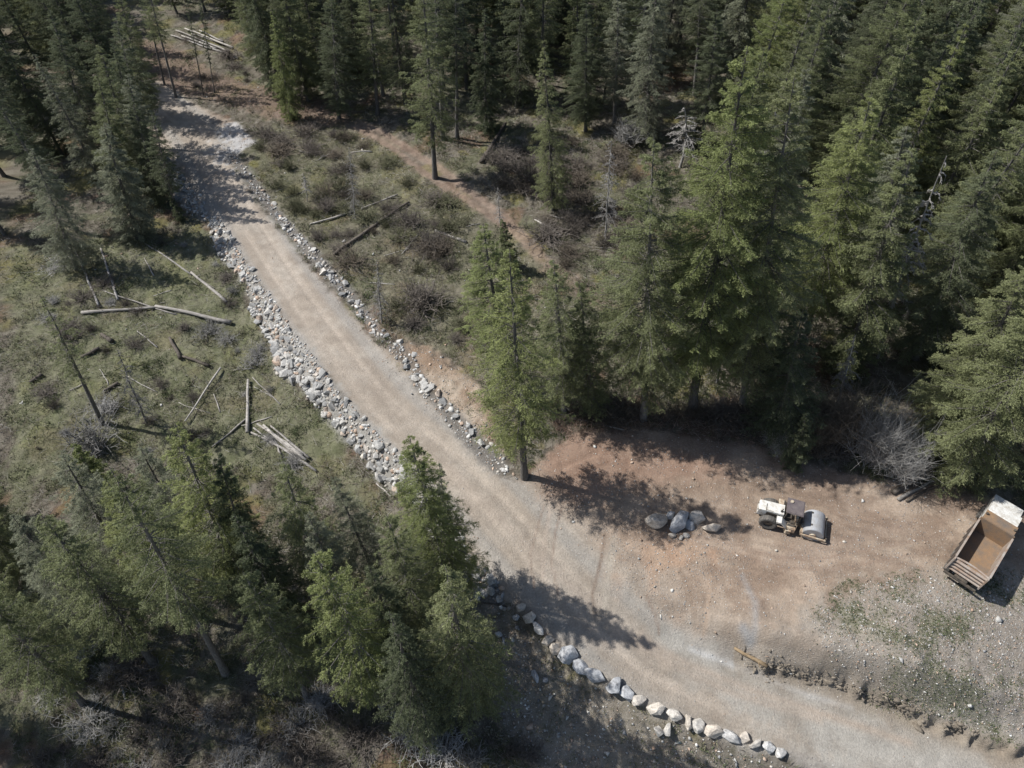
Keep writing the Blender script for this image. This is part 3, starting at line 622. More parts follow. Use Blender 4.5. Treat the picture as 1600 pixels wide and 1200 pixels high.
k5 = fill([(1500,560),(1680,560),(1680,760),(1600,760),(1530,700)], 6, 4.4, ['dense', 'big'], (18, 23), 'dark fir behind the bright broad fir of the right edge', 'firs behind the bright fir of the right edge', 8, 'nd')
k6 = fill([(120,960),(330,900),(430,1010),(300,1090),(180,1070)], 4, 3.4, ['dense', 'mid'], (12, 16), 'fir in the middle of the dark lower left grove', 'firs in the lower left grove', 9, 'nn')
print('trees', k1, k2, k3, k4, k5, k6, len(placed))

# ------------------------------------------------------------------ shrubs
SHR = [shrub(91, 1.5, 1.2, 60, 5), shrub(92, 1.2, 1.4, 70, 5, .8), shrub(93, 2.2, 1.1, 55, 6)]
TALLS = [shrub(94, 5.5, 2.0, 70, 12, 1.5, .55), shrub(95, 4.2, 2.2, 60, 26, 2.2, .5)]
def put_shrub(px, py, h, r, v, m, label, group=None, name='bare_shrub', xyz=None):
    x, y, z = xyz if xyz else (float(a[0]) for a in gp(px, py))
    o = bpy.data.objects.new(name, meshes(v, 'stems', name, m)); link(o); o.location = (x, y, z); o.scale = (r / v['R'], r / v['R'], h / v['H']); o.rotation_euler = (0, 0, random.uniform(0, 6.28))
    return tag(o, label, 'shrub', group)
put_shrub(1355, 725, 6.4, 2.7, TALLS[1], TWIGP, 'pale white bare shrub beside the bright green fir at the yard edge')
put_shrub(1400, 745, 4.6, 1.9, TALLS[1], TWIGP, 'smaller pale bare shrub tucked against the foot of the bright broad fir')
put_shrub(1300, 690, 6.0, 2.2, TALLS[0], TWIGR, 'tall purple-brown thicket of bare stems behind the dirt yard')
put_shrub(1270, 700, 4.5, 1.8, TALLS[0], TWIGR, 'bare brown stems left of the tall purple-brown thicket')
put_shrub(1212, 700, 2.5, 1.7, TALLS[1], TWIGP, 'pale bare brush under the dark drooping young fir')
put_shrub(1260, 545, 2.4, 2.6, SHR[0], TWIGR, 'brown leafless shrub around the foot of the leaning bare trunk')
put_shrub(980, 225, 3.2, 2.4, SHR[2], TWIGP, 'grey rounded bare shrub at the far edge of the clearing')
put_shrub(790, 100, 6, 2.6, TALLS[0], TWIGP, 'tangle of reddish bare saplings in front of the dark forest gap')
put_shrub(830, 290, 3.0, 3.4, SHR[1], TWIGR, 'wide dark shrub left of the narrow drooping fir')
put_shrub(690, 400, 1.8, 2.6, SHR[1], TWIGR, 'rounded purple-brown shrub below the fallen logs of the clearing')
put_shrub(660, 480, 2.6, 2.6, SHR[2], TWIG, 'large grey shrub left of the central fir clump')
put_shrub(150, 700, 3.0, 2.4, SHR[2], TWIGP, 'pale leafless brush below the thin grey dead tree')
rg = np.random.default_rng(17)
GLAND = [((690,400),'the rounded purple-brown shrub'),((580,360),'the long dark diagonal log'),((550,300),'the slim dead tree of the clearing'),((475,300),'the short broken dead stem'),((597,470),'the small grey dead tree'),((665,480),'the large grey shrub of the clearing'),((700,290),'the trailside bare-trunked fir'),((860,300),'the narrow drooping fir'),((945,320),'the bleached dead snag'),((830,380),'the lower end of the red trail'),((930,420),'the top of the half-bare central firs'),
 ((137,430),'the mottled white logs'),((310,495),'the thickest meadow log'),((290,420),'the long broken pale trunk'),((388,635),'the straight meadow log'),((445,700),'the peeled log pile'),((228,620),'the thin grey dead tree of the meadow'),((120,600),'the thin sparse fir of the meadow'),((300,565),'the dark broken trunk piece'),((320,620),'the leaning brown meadow pole'),
 ((190,1078),'the small pale stick of the lower slope'),((350,1090),'the foot of the tall leaning fir'),((560,1130),'the rounded yellow-green fir'),((750,1130),'the lowest roadside fir'),((90,1130),'the lower left photo corner'),((1005,660),'the huge grey-trunked fir'),((1083,650),'the tallest pointed fir'),((1215,690),'the dark drooping young fir'),((1300,690),'the purple-brown thicket'),((1372,715),'the pale white bare shrub'),((1100,640),'the back of the dirt yard'),((380,215),'the grey gravel patch'),((335,110),'the log deck')]
def near(px, py):
    w = min(GLAND, key=lambda a: (a[0][0] - px) ** 2 + (a[0][1] - py) ** 2); dx = px - w[0][0]; dy = py - w[0][1]
    return ('left of' if dx < 0 else 'right of') + ' ' + w[1] if abs(dx) > abs(dy) else ('above' if dy < 0 else 'below') + ' ' + w[1]
def scatter_shrubs(pts, n, lab, grp, mats, hr, mind=1.2):
    P = poly(pts); lo = P.min(0); hi = P.max(0); q = []; tries = 0
    while len(q) < n and tries < n * 50:
        tries += 1; x, y = rg.uniform(lo, hi)
        if sdist(P, np.array([x]), np.array([y]))[0] < 0 or sdist(DIRT, np.array([x]), np.array([y]))[0] > -1.4 or sdist(TRAIL, np.array([x]), np.array([y]))[0] > -.5: continue
        if any((x - a) ** 2 + (y - b) ** 2 < mind ** 2 for a, b in q): continue
        q.append((x, y)); z = float(hh(np.array([x]), np.array([y]))[0]); h = rg.uniform(*hr)
        mt = mats[rg.integers(len(mats))]; pp = proj(x, y, z); nr = near(*pp); cw = {'dry_twigs': 'grey-brown', 'purple_brown_twigs': 'purple-brown', 'pale_bare_twigs': 'pale', 'greenish_twigs': 'greenish'}[mt.name]; sz = 'low' if h < .8 else 'mid-sized' if h < 1.3 else 'tall'
        lb = f'{sz} {cw} bare shrub {nr}'; put_shrub(0, 0, h, h * rg.uniform(.8, 1.9), SHR[rg.integers(3)], mt, lb, f'{sz} {cw} shrubs {nr}', xyz=(x, y, z))
scatter_shrubs([(400,215),(560,205),(640,280),(760,360),(720,440),(760,520),(700,540),(600,480),(520,400),(430,330)], 60, 'low bare grey-brown shrub in the clearing right of the road', 'bare shrubs of the clearing right of the road', [TWIG, TWIGG, TWIG, TWIGG, TWIGR], (.6, 1.7))
scatter_shrubs([(760,250),(950,200),(1050,260),(940,440),(880,430),(790,340)], 40, 'low bare shrub between the red trail and the tallest firs', 'bare shrubs beyond the red trail', [TWIG, TWIGR], (.7, 1.9))
scatter_shrubs([(60,380),(330,370),(420,560),(540,720),(460,740),(300,690),(60,760)], 46, 'small bare shrub on the logged meadow left of the road', 'bare shrubs of the logged meadow', [TWIG, TWIGP, TWIG], (.3, 1.2))
scatter_shrubs([(60,1000),(300,1080),(700,1100),(850,1180),(60,1230)], 60, 'low grey brush on the slope along the bottom of the photo', 'grey brush along the bottom', [TWIG, TWIGP, TWIG], (.5, 1.4))
scatter_shrubs([(870,650),(1000,640),(1300,640),(1420,720),(1330,720),(1200,680),(1000,662),(880,668)], 30, 'dark brush in the shade along the back of the dirt yard', 'brush along the back of the yard', [TWIG, TWIGR], (.7, 1.8))
scatter_shrubs([(250,70),(330,60),(420,120),(380,150),(300,140)], 10, 'thin low brush above the upper road bend', 'brush above the upper road bend', [TWIG], (.5, 1.2))

# ------------------------------------------------------------------ fallen logs
def log(a, b, rad, m, label, name='fallen_log', group=None, lift=0., lift2=None, stubs=4, cat='log'):
    rad = rad * 1.15 + .01
    x, y, z = gp([a[0], b[0]], [a[1], b[1]]); A = np.array([x[0], y[0], z[0]]); B = np.array([x[1], y[1], z[1]]); L = np.linalg.norm(B - A); n = max(5, int(L / 1.2))
    s = np.linspace(0, 1, n)[:, None]; P = A + (B - A) * s; hz = hh(P[:, 0], P[:, 1]); lo = np.interp(s[:, 0], [0, 1], [lift, lift if lift2 is None else lift2])
    line = np.interp(s[:, 0], [0, 1], [hz[0], hz[-1]]); P[:, 2] = np.maximum(hz, line) * .5 + np.maximum(line, hz.mean()) * .0 + hz * .5 + rad * .9 + lo
    P[:, 2] = np.convolve(np.pad(P[:, 2], 1, mode='edge'), np.ones(3) / 3, 'valid')
    wob = rg.normal(0, .03, (n, 3)); P += wob
    c = P.mean(0); d = (B - A) / L; W = Acc(); W.add(*tube(P - c, np.interp(s[:, 0], [0, 1], [rad * .65, rad]) * rg.uniform(.93, 1.07, n), 8))
    for k in range(stubs):
        t = rg.uniform(.1, .9); p = np.array([np.interp(t, s[:, 0], (P - c)[:, j]) for j in range(3)]); q = rg.normal(size=3); q -= d * (q @ d); q[2] = abs(q[2]) * .6; q /= np.linalg.norm(q)
        l = rg.uniform(.15, .6) ; W.add(*tube([p, p + (q + d * .4) * l * .6, p + (q + d * .5) * l], [rad * .25, rad * .16, .008], 4))
    o = W.build(name, m, None, False); o.location = c; return tag(o, label, cat, group)
log((225,380),(300,430),.09,LOGM,'long thin pale log pointing toward the road, upper piece of the broken trunk')
log((300,428),(355,474),.15,LOGM,'thicker lower piece of the broken pale trunk nearest the stone verge')
log((117,388),(156,479),.12,LOGW,'mottled white log, left one of two lying side by side in the meadow')
log((159,390),(186,470),.12,LOGW,'mottled white log, right one of two lying side by side in the meadow')
log((226,404),(241,432),.06,LOGM,'short thin stick log in the upper meadow')
log((255,481),(128,490),.16,LOGM,'grey log lying crosswise at the left, touching the foot of the mottled log')
log((245,482),(362,507),.19,LOGM,'thickest grey log of the meadow, its cut end near the stone verge', lift=.1)
log((160,454),(275,492),.07,LOGM,'thin pole crossing behind the thickest grey log')
log((292,662),(346,578),.08,LOGM,'thin brown pole leaning across brush in the middle of the meadow', lift=.3)
log((389,596),(388,679),.15,LOGM,'straight log lying upright in the photo above the log pile', lift=.15)
log((333,700),(385,655),.08,LOGM,'thin pole leading down left from the straight log')
log((395,590),(438,632),.05,LOGM,'thin pale stick right of the straight log', stubs=8)
log((398,605),(425,620),.045,LOGM,'shorter pale stick beside the thin stick right of the straight log', stubs=8)
log((265,530),(284,562),.17,LOGD,'dark broken trunk piece in the middle of the meadow')
log((286,558),(328,573),.15,LOGD,'dark log end joined to the broken trunk piece')
log((160,524),(176,536),.22,LOGD,'short dark stump piece near the long sparse fir trunk')
log((128,560),(157,546),.17,LOGD,'mossy log left of the short dark stump piece')
log((48,600),(67,587),.2,LOGD,'dark log cut by the left photo edge')
log((163,613),(187,600),.14,LOGD,'dark log beside the trunk of the thin grey dead tree')
for i, (a, b, r) in enumerate([((396,670),(496,738),.10),((404,664),(470,716),.12),((412,667),(480,722),.12),((394,676),(462,712),.11),((424,668),(484,718),.10),((420,676),(474,714),.13),((430,690),(441,712),.08)]):
    log(a, b, r, LOGM if i else LOGW, ['longest pale pole of the meadow log pile, reaching farthest to the lower right', 'log in the meadow pile of peeled logs'][i > 0], group='peeled logs of the meadow pile' if i else None, lift=.02 + .09 * (i % 3))
log((484,352),(560,330),.12,LOGM,'thin log in the clearing, left of the slim dead tree')
log((565,327),(622,307),.10,LOGM,'thin log continuing right of the slim dead tree')
log((640,318),(522,401),.18,LOGD,'long dark log lying diagonally across the clearing', stubs=14)
log((679,362),(729,380),.16,LOGM,'pale log lying above the rounded purple-brown shrub')
log((655,366),(628,398),.07,LOGM,'thin stick below the long dark diagonal log')
log((790,196),(752,256),.26,LOGD,'thick burnt-dark log by the yellow mossy patch')
log((548,239),(582,238),.08,LOGM,'short pale log across the top of the slim dead tree')
log((835,344),(876,369),.10,LOGM,'pale log between the red trail and the narrow drooping fir')
log((860,338),(932,356),.10,LOGM,'thin log reaching toward the bleached dead snag')
for i, (a, b) in enumerate([((268,56),(372,93)),((276,50),(360,84)),((290,48),(366,78)),((300,54),(355,72)),((312,50),(350,68)),((285,60),(340,80))]):
    log(a, b, .13, LOGW if i == 0 else LOGM, ['longest white log at the front of the forest log deck'][0] if i == 0 else 'shaded log of the deck above the upper road bend', group=None if i == 0 else 'logs of the deck above the upper road bend', lift=.05 + .1 * (i % 3))
log((1444,744),(1394,772),.18,LOGD,'thick dark log at the foot of the bright broad fir')
log((1475,742),(1402,782),.12,LOGM,'thin log just below the thick dark log of the fir foot')
log((1480,752),(1415,784),.08,LOGD,'lowest thin log under the bright broad fir')
log((588,757),(612,776),.07,LOGM,'thin pale stick in the stones left of the bright roadside fir')
log((186,1062),(197,1092),.07,LOGM,'small pale stick on the shaded slope at the lower left')
log((975,765-92),(880,690-40),.07,LOGM,'pale pole in the reddish brush at the back of the yard')
log((1010,660),(900,645),.06,LOGM,'upper pole in the reddish brush near the bare trunked big fir')
log((735,940),(790,948),.06,LOGD,'dark thin log at the top end of the boulder row')

for i in range(16):
    a = (rg.uniform(80, 400), rg.uniform(400, 720)); 
    if sdist(MEADL, *[np.array([float(v[0])]) for v in gp(*a)[:2]])[0] < 1.5: continue
    th = rg.uniform(-.6, 1.6); l = rg.uniform(25, 60); log(a, (a[0] + l * math.cos(th), a[1] + l * math.sin(th)), rg.uniform(.03, .055), LOGM, 'thin pale fallen pole lying in the grass of the logged meadow', 'fallen_pole', 'thin fallen poles of the meadow', stubs=6)
for i in range(12):
    a = (rg.uniform(440, 740), rg.uniform(230, 480)); 
    if sdist(MEADR, *[np.array([float(v[0])]) for v in gp(*a)[:2]])[0] < 1.5: continue
    th = rg.uniform(-.9, .5); l = rg.uniform(20, 50); log(a, (a[0] + l * math.cos(th), a[1] + l * math.sin(th)), rg.uniform(.03, .06), LOGM, 'thin fallen pole among the bare shrubs of the clearing', 'fallen_pole', 'thin fallen poles of the clearing', stubs=6)

# ------------------------------------------------------------------ rocks
def rockmesh(seed, flat=.65, npt=16, sub=False):
    rg2 = np.random.default_rng(seed); bm = bmesh.new()
    for i in range(npt):
        v = rg2.normal(size=3); v /= np.linalg.norm(v); v *= rg2.uniform(.85, 1.05); bm.verts.new((v[0], v[1] * rg2.uniform(.85, 1.), v[2]))
    r = bmesh.ops.convex_hull(bm, input=bm.verts); bmesh.ops.delete(bm, geom=[e for e in r['geom_interior'] if isinstance(e, bmesh.types.BMVert)], context='VERTS')
    if sub:
        bmesh.ops.bevel(bm, geom=list(bm.edges), offset=.05, segments=1, profile=.5, affect='EDGES', clamp_overlap=True)
        bmesh.ops.triangulate(bm, faces=bm.faces)
        bmesh.ops.subdivide_edges(bm, edges=[e for e in bm.edges if e.calc_length() > .25], cuts=1)
        for v in bm.verts:
            p = v.co; k = vn(np.array([p.x * 2.3 + seed]), np.array([p.y * 2.3 + p.z * 1.7]), 3)[0] + .5 * vn(np.array([p.x * 6 + p.z * 5]), np.array([p.y * 6]), 9)[0]
            v.co = p * (1 + (k - .75) * .13)
    bmesh.ops.triangulate(bm, faces=bm.faces)
    me = bpy.data.meshes.new('stone'); bm.to_mesh(me); bm.free()
    if sub:
        me.polygons.foreach_set('use_smooth', np.zeros(len(me.polygons), bool))
    return me
def arr(me):
    V = np.empty(len(me.vertices) * 3); me.vertices.foreach_get('co', V); F = np.empty(len(me.polygons) * 3, int); me.polygons.foreach_get('vertices', F); return V.reshape(-1, 3), F.reshape(-1, 3)
RK = [rockmesh(200 + i, npt=13 + i % 5) for i in range(12)]; BK = [rockmesh(240 + i, npt=18 + i % 4, sub=True) for i in range(10)]
for m in RK: m.materials.append(ROCK)
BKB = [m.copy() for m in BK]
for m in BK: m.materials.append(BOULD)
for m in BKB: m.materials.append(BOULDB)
def boulder(px, py, w, h, rot, blue, label, i, group=None, hz=None, name='boulder'):
    x, y, z = (float(a[0]) for a in gp(px, py + 1)); d = y * cp - (z - CAMH) * sp; s = d / FPX
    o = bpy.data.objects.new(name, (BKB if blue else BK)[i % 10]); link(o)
    sx, sy = w * s / 1.62, h * s / 1.55; sz = hz or (sx + sy) * .42; o.scale = (sx, sy, sz); o.rotation_euler = (rg.uniform(-.2, .2), rg.uniform(-.2, .2), R_(rot)); o.location = (x, y, z + sz * .5)
    return tag(o, label, cat='boulder', group=group)
NTH = ['first','second','third','fourth','fifth','sixth','seventh','eighth','ninth','tenth','eleventh','twelfth','thirteenth','fourteenth','fifteenth','sixteenth','seventeenth','eighteenth','nineteenth','twentieth']
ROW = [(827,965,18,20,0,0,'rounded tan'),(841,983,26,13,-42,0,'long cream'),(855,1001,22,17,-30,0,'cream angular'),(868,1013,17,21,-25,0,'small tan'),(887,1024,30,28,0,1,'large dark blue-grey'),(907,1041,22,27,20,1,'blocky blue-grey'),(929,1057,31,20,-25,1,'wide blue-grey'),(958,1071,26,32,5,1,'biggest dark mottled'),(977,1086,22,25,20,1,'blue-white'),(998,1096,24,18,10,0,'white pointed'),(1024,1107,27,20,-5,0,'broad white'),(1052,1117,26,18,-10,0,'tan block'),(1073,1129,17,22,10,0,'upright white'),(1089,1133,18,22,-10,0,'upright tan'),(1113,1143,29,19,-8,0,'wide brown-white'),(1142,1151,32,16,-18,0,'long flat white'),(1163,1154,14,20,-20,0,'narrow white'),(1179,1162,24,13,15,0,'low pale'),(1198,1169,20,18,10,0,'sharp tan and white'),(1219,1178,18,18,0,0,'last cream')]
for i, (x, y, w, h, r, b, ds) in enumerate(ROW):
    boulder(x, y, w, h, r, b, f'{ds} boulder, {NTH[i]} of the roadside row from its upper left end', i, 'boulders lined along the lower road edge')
for i, (x, y, w, h, r, b, ds) in enumerate([(1050,836,11,8,0,0,'small pale fragment below the left foot of the dark slab'),(1064,840,9,7,30,0,'tiny cream fragment just under the dark slab'),(1072,836,10,9,10,0,'small cream chip between the dark slab and the flat boulder'),(1048,806,15,13,40,1,'blue-grey block leaning on the upper left of the dark slab'),(1042,1138,13,26,0,0,'upright cream boulder standing just below the tan block of the row'),(1027,1143,17,16,0,0,'small white boulder left of the upright cream one below the row'),(815,950,16,13,20,0,'rough tan boulder just above the top end of the row'),(806,964,11,11,0,1,'small grey boulder left of the top end of the row'),(836,1056,10,23,15,1,'narrow blue-grey boulder lying alone on the slope under the row'),(786,1005,8,19,10,1,'slim pale boulder nearest the dark roadside fir'),(1024,815,31,26,15,0,'rounded grey and tan boulder, leftmost of the yard group'),(1061,818,21,42,-38,1,'big dark slanted slab in the middle of the yard boulder group'),(1078,821,15,18,0,1,'small bluish boulder between the dark slab and the grey block'),(1088,811,23,24,-15,0,'pale grey block of the yard group, behind the small bluish one'),(1111,826,30,15,-5,0,'bright cream flat boulder, rightmost of the yard group'),(778,992,13,9,0,0,'small tan stone by the slope near the top of the boulder row'),(852,1063,9,9,0,1,'small grey stone right of the narrow blue-grey boulder')]):
    boulder(x, y, w, h, r, b, ds, i + 3)
# riprap: the 300 largest stones are objects, the rest one mass
def inpoly(P, n, rg2, extra=None):
    lo = P.min(0); hi = P.max(0); q = rg2.uniform(lo, hi, (n * 8, 2)); q = q[sdist(P, q[:, 0], q[:, 1]) > 0]
    return q[:n]
def dens_pts(P, per, rg2):
    lo = P.min(0); hi = P.max(0); n = int((hi - lo).prod() * per); q = rg2.uniform(lo, hi, (n, 2)); return q[sdist(P, q[:, 0], q[:, 1]) + rg2.normal(0, .12, n) > 0]
pts = []; siz = []
for P, per, a in ((RIPL, 14, 1.), (RIPR, 9, .75), (RIPR2, 11, .8), (RIPR3, 9, .6), (RIPL0, 9, .8)):
    q = dens_pts(P, per, rg); s = rg.lognormal(-1.55, .5, len(q)) * a; D = roadinfo(q[:, 0], q[:, 1])[0]; kf = D > 2.25; 
    s = s * (.55 + .55 * sst(2.3, 4.2, D)); pts.append(q[kf]); siz.append(s[kf])
pts = np.concatenate(pts); siz = np.clip(np.concatenate(siz), .06, .62); order = np.argsort(-siz); pts = pts[order]; siz = siz[order]; zz = hh(pts[:, 0], pts[:, 1])
VLAND = [((270,280),'beside the shaded road'),((345,380),'level with the road shade end'),((385,450),'level with the broken pale trunk'),((410,520),'by the thickest meadow log end'),((450,590),'level with the leaning meadow pole'),((510,650),'level with the straight meadow log'),((580,720),'level with the peeled log pile'),((690,820),'behind the bright roadside fir'),((750,920),'above the boulder row'),((420,320),'by the upper clearing'),((500,420),'level with the diagonal log'),((580,510),'by the small grey dead tree'),((640,580),'at the clay bank top'),((700,650),'along the clay bank'),((775,735),'near the fork fir')]
for i in range(300):
    o = bpy.data.objects.new('riprap_rock', RK[i % 12]); link(o); s = siz[i]; k = rg.uniform(.65, 1.2, 3); o.scale = (s * k[0] * 1.1, s * k[1], s * k[2] * .7); o.rotation_euler = tuple(rg.uniform(-.5, .5, 2)) + (rg.uniform(0, 6.28),)
    o.location = (pts[i, 0], pts[i, 1], zz[i] + s * .25); xx = np.array([pts[i, 0]]); yy = np.array([pts[i, 1]]); pp = proj(pts[i, 0], pts[i, 1], zz[i]); VL = {RIPL.tobytes(): 'wide left', RIPL0.tobytes(): 'upper left', RIPR.tobytes(): 'narrow right', RIPR2.tobytes(): 'lower right', RIPR3.tobytes(): 'middle right'}
    vn_ = max((RIPL, RIPL0, RIPR, RIPR2, RIPR3), key=lambda P: sdist(P, xx, yy)[0]); vl = VL[vn_.tobytes()]
    sec = min(VLAND, key=lambda a: (a[0][0] - pp[0]) ** 2 + (a[0][1] - pp[1]) ** 2)[1]; sw_ = 'largest-size' if siz[i] > .45 else 'big' if siz[i] > .36 else 'mid-sized'
    tag(o, f'{sw_} rock in the {vl} road verge, {sec}', 'rock', f'{sw_} rocks of the {vl} verge {sec}')
def stones(name, pts, siz, pal, label, low=False, flat=.7, catg='gravel'):
    src = [arr(m) for m in (RKL if low else RK)]; A = Acc(); zz = hh(pts[:, 0], pts[:, 1]); n = len(pts); ch = rg.integers(0, len(src), n)
    for c, (V, F) in enumerate(src):
        ii = np.where(ch == c)[0]; k = len(ii)
        if not k: continue
        s = siz[ii][:, None] * rg.uniform(.6, 1.25, (k, 3)) * np.array([1, 1, flat]); a = rg.uniform(0, 6.283, k); tl = rg.uniform(-.5, .5, k)
        W = V[None] * s[:, None]; W = np.stack([W[..., 0], W[..., 1] * np.cos(tl)[:, None] - W[..., 2] * np.sin(tl)[:, None], W[..., 1] * np.sin(tl)[:, None] + W[..., 2] * np.cos(tl)[:, None]], -1)
        ca, sa = np.cos(a)[:, None], np.sin(a)[:, None]; W = np.stack([W[..., 0] * ca - W[..., 1] * sa, W[..., 0] * sa + W[..., 1] * ca, W[..., 2]], -1)
        W += np.stack([pts[ii, 0], pts[ii, 1], zz[ii] + siz[ii] * .15], 1)[:, None]
        col = np.array(pal)[rg.integers(0, len(pal), k)] * rg.uniform(.7, 1.15, (k, 1))
        A.add(W.reshape(-1, 3), (F[None] + (np.arange(k) * len(V))[:, None, None]).reshape(-1, 3), np.repeat(col, len(V), 0))
    return tag(A.build(name, VC), label, catg, kind='stuff')
RKL = [rockmesh(300 + i, npt=7) for i in range(6)]
GREYS = [(.47, .455, .43), (.56, .54, .5), (.4, .39, .37), (.5, .46, .4), (.29, .285, .28), (.64, .62, .58), (.5, .38, .29)]
stones('riprap_stones', pts[300:], siz[300:], GREYS, 'small broken grey stones filling the road verges between larger rocks', catg='rubble')
def scat(P, per, s0, sig, jit=.4):
    q = dens_pts(P, per, rg); return q, np.clip(rg.lognormal(math.log(s0), sig, len(q)), .015, .35)
Q = []; Z = []
for P, per, s0, sig in ((KNOLL, 26, .042, .5), (SLOPE, 16, .05, .6), (REDBANK, 14, .032, .6), (DIRT, 8, .03, .6), (RIPL, 45, .05, .4), (RIPR, 14, .045, .4), (RIPR2, 30, .045, .4), (CLAY, 9, .05, .6), (LOWROAD, 7, .025, .4), (GREYTOP, 9, .035, .5), (DIRT, 1.5, .055, .35), (REDBANK, 3, .06, .4), (KNOLL, 9, .065, .4), (SLOPE, 4, .085, .5), (MEADR, .8, .07, .6), (MEADL, .5, .07, .6), (REDTOP, 1.5, .08, .5)):
    q, s = scat(P, per, s0, sig); D = roadinfo(q[:, 0], q[:, 1])[0]; kp = (D > 2.3) | (rg.random(len(q)) < .06); 
    if P is MEADR or P is MEADL or P is REDTOP: kp &= fbm(q[:, 0], q[:, 1], .3, 3, 123) > .55
    Q.append(q[kp]); Z.append(s[kp])
Q = np.concatenate(Q); Z = np.concatenate(Z); print('gravel', len(Q))
stones('gravel', Q, Z, GREYS + [(.42, .3, .22), (.36, .27, .2)], 'loose gravel and small stones strewn over the dirt and slopes', low=True)

# rock ledge between the cut bank and the lower road
def ledge(pts_px, name, label, m, n, smin, smax, spread):
    p = np.array(pts_px, float); cl = rg.uniform(0, len(p) - 1, n // 14); t = np.clip(cl[rg.integers(0, len(cl), n)] + rg.normal(0, .08, n), 0, len(p) - 1); wv = .35 + 1.5 * vn(t * 3.1, t * 0, 5)
    px = np.interp(t, range(len(p)), p[:, 0]) + rg.normal(0, spread, n) * wv; py = np.interp(t, range(len(p)), p[:, 1]) - 4 + rg.normal(0, spread * .75, n) * wv
    x, y, z = gp(px, py); A = Acc()
    for i in range(n):
        V, F = arr(RK[i % 12]); s = rg.lognormal(math.log(smin * 1.5), .45); s = min(s, smax) * np.array([rg.uniform(.6, 1.7), rg.uniform(.4, .9), rg.uniform(.4, .9)]); W = V * s; a = rg.normal(-.6, .7); ca, sa = math.cos(a), math.sin(a)
        W = np.stack([W[:, 0] * ca - W[:, 1] * sa, W[:, 0] * sa + W[:, 1] * ca, W[:, 2]], 1) + np.array([x[i], y[i], z[i] + .01]); A.add(W, F)
    o = A.build(name, m); return tag(o, label, 'rock rubble', kind='stuff')
LEDG = m_noise('cracked_brown_ledge_rock', (.12, .1, .078), (.3, .255, .2), 2.4, .95, .05, rnd=0)
LEDO = m_noise('orange_weathered_ledge_rock', (.24, .15, .07), (.4, .29, .17), 2.4, .95, .05, rnd=0)
ledge([(1195,1045),(1230,1052),(1290,1066),(1345,1085),(1400,1102),(1440,1122)], 'ledge_rubble', 'cracked brown rock ledge at the foot of the cut bank above the grey road', LEDG, 620, .07, .34, 8)
log((1148,1014),(1198,1043),.13,m_noise('split_orange_wood',(.2,.14,.08),(.36,.27,.17),4,.9,.02,(.6,5,5),0),'orange-brown root log sticking out at the left end of the rock ledge', stubs=7)
log((1165,1008),(1158,1032),.05,LOGD,'thin root crossing the orange-brown root log', stubs=5)
ledge([(1455,1130),(1500,1142),(1560,1162)], 'ledge_rubble', 'low broken rock lip at the right end of the cut bank by the photo corner', LEDG, 60, .09, .22, 5)

# ------------------------------------------------------------------ ground vegetation and litter
def cover(n, P, keep, name, label, make, matl, cat):
    lo = P.min(0); hi = P.max(0); q = rg.uniform(lo, hi, (n, 2)); q = q[keep(q[:, 0], q[:, 1])]; z = hh(q[:, 0], q[:, 1]); V, F, C = make(q, z); return tag(mk(name, V, F, matl, None, C), label, cat, kind='stuff')
AREA = np.array([(-62, 9), (62, 134)], float)
def notdirt(x, y, m=.1):
    k = (sdist(DIRT, x, y) + (fbm(x, y, 1.2, 3, 8) - .5) * 1.4 < -m) & (sdist(RIPL, x, y) < -.05) & (sdist(TRAIL, x, y) < .1) & (sdist(RIPR, x, y) < -.1) & (sdist(RIPR2, x, y) < -.1)
    k &= (sdist(CLAY, x, y) < 0) | (rg.random(len(x)) < .12); k &= (sdist(SLOPE, x, y) < 0) | (rg.random(len(x)) < .3); px, py = proj(x, y, 0 * x); return k & (px > -60) & (px < 1660) & (py < 1260) & (py > -20)
PAL = np.array([(.09, .11, .05), (.13, .14, .07), (.16, .155, .085), (.2, .18, .12), (.28, .255, .19), (.21, .175, .13), (.085, .095, .05), (.175, .165, .06)])
def mk_grass(q, z, k=5):
    n = len(q); r = np.repeat
    f1 = fbm(q[:, 0], q[:, 1], .25, 3, 61); f2 = fbm(q[:, 0], q[:, 1], .8, 2, 62)
    ci = np.clip(((f1 - .34) * 11 + rg.normal(0, 1.5, n)), 0, 7.99).astype(int); base = PAL[ci] * rg.uniform(.75, 1.25, (n, 1))
    h = .12 + .35 * sst(.4, .75, f2) 
    C = np.stack([r(q[:, 0], k), r(q[:, 1], k), r(z - .02, k)], 1); C[:, :2] += rg.normal(0, .1, (n * k, 2)); D = rg.normal(0, .75, (n * k, 3)); D[:, 2] = rg.uniform(.15, 1., n * k)
    C[:, 2] += rg.uniform(0, 1, n * k) * r(h, k) * .5
    V, F = kites(C, D, r(h, k) * rg.uniform(.5, 1.2, n * k), rg.uniform(.012, .035, n * k), rg); return V, F, r(r(base, k, 0), 4, 0)
kd = lambda x, y: notdirt(x, y) & (rg.random(len(x)) < np.clip(1.3 - np.hypot(x, y) / 110, .3, 1)) & (rg.random(len(x)) < .25 + .9 * sst(.35, .6, fbm(x, y, .3, 3, 44)))
VEG = m_vcol('ground_plants', .8)
cover(420000, AREA, kd, 'grass', 'short mixed grass, moss and low plants covering the ground off the road', mk_grass, VEG, 'grass')
kk = lambda x, y: (sdist(KNOLL, x, y) > -.5) & (fbm(x, y, .45, 4, 55) + rg.normal(0, .13, len(x)) > .58)
kp = np.array([KNOLL.min(0), KNOLL.max(0)])
PALG = np.array([(.1, .125, .06), (.14, .15, .08), (.12, .14, .065)])
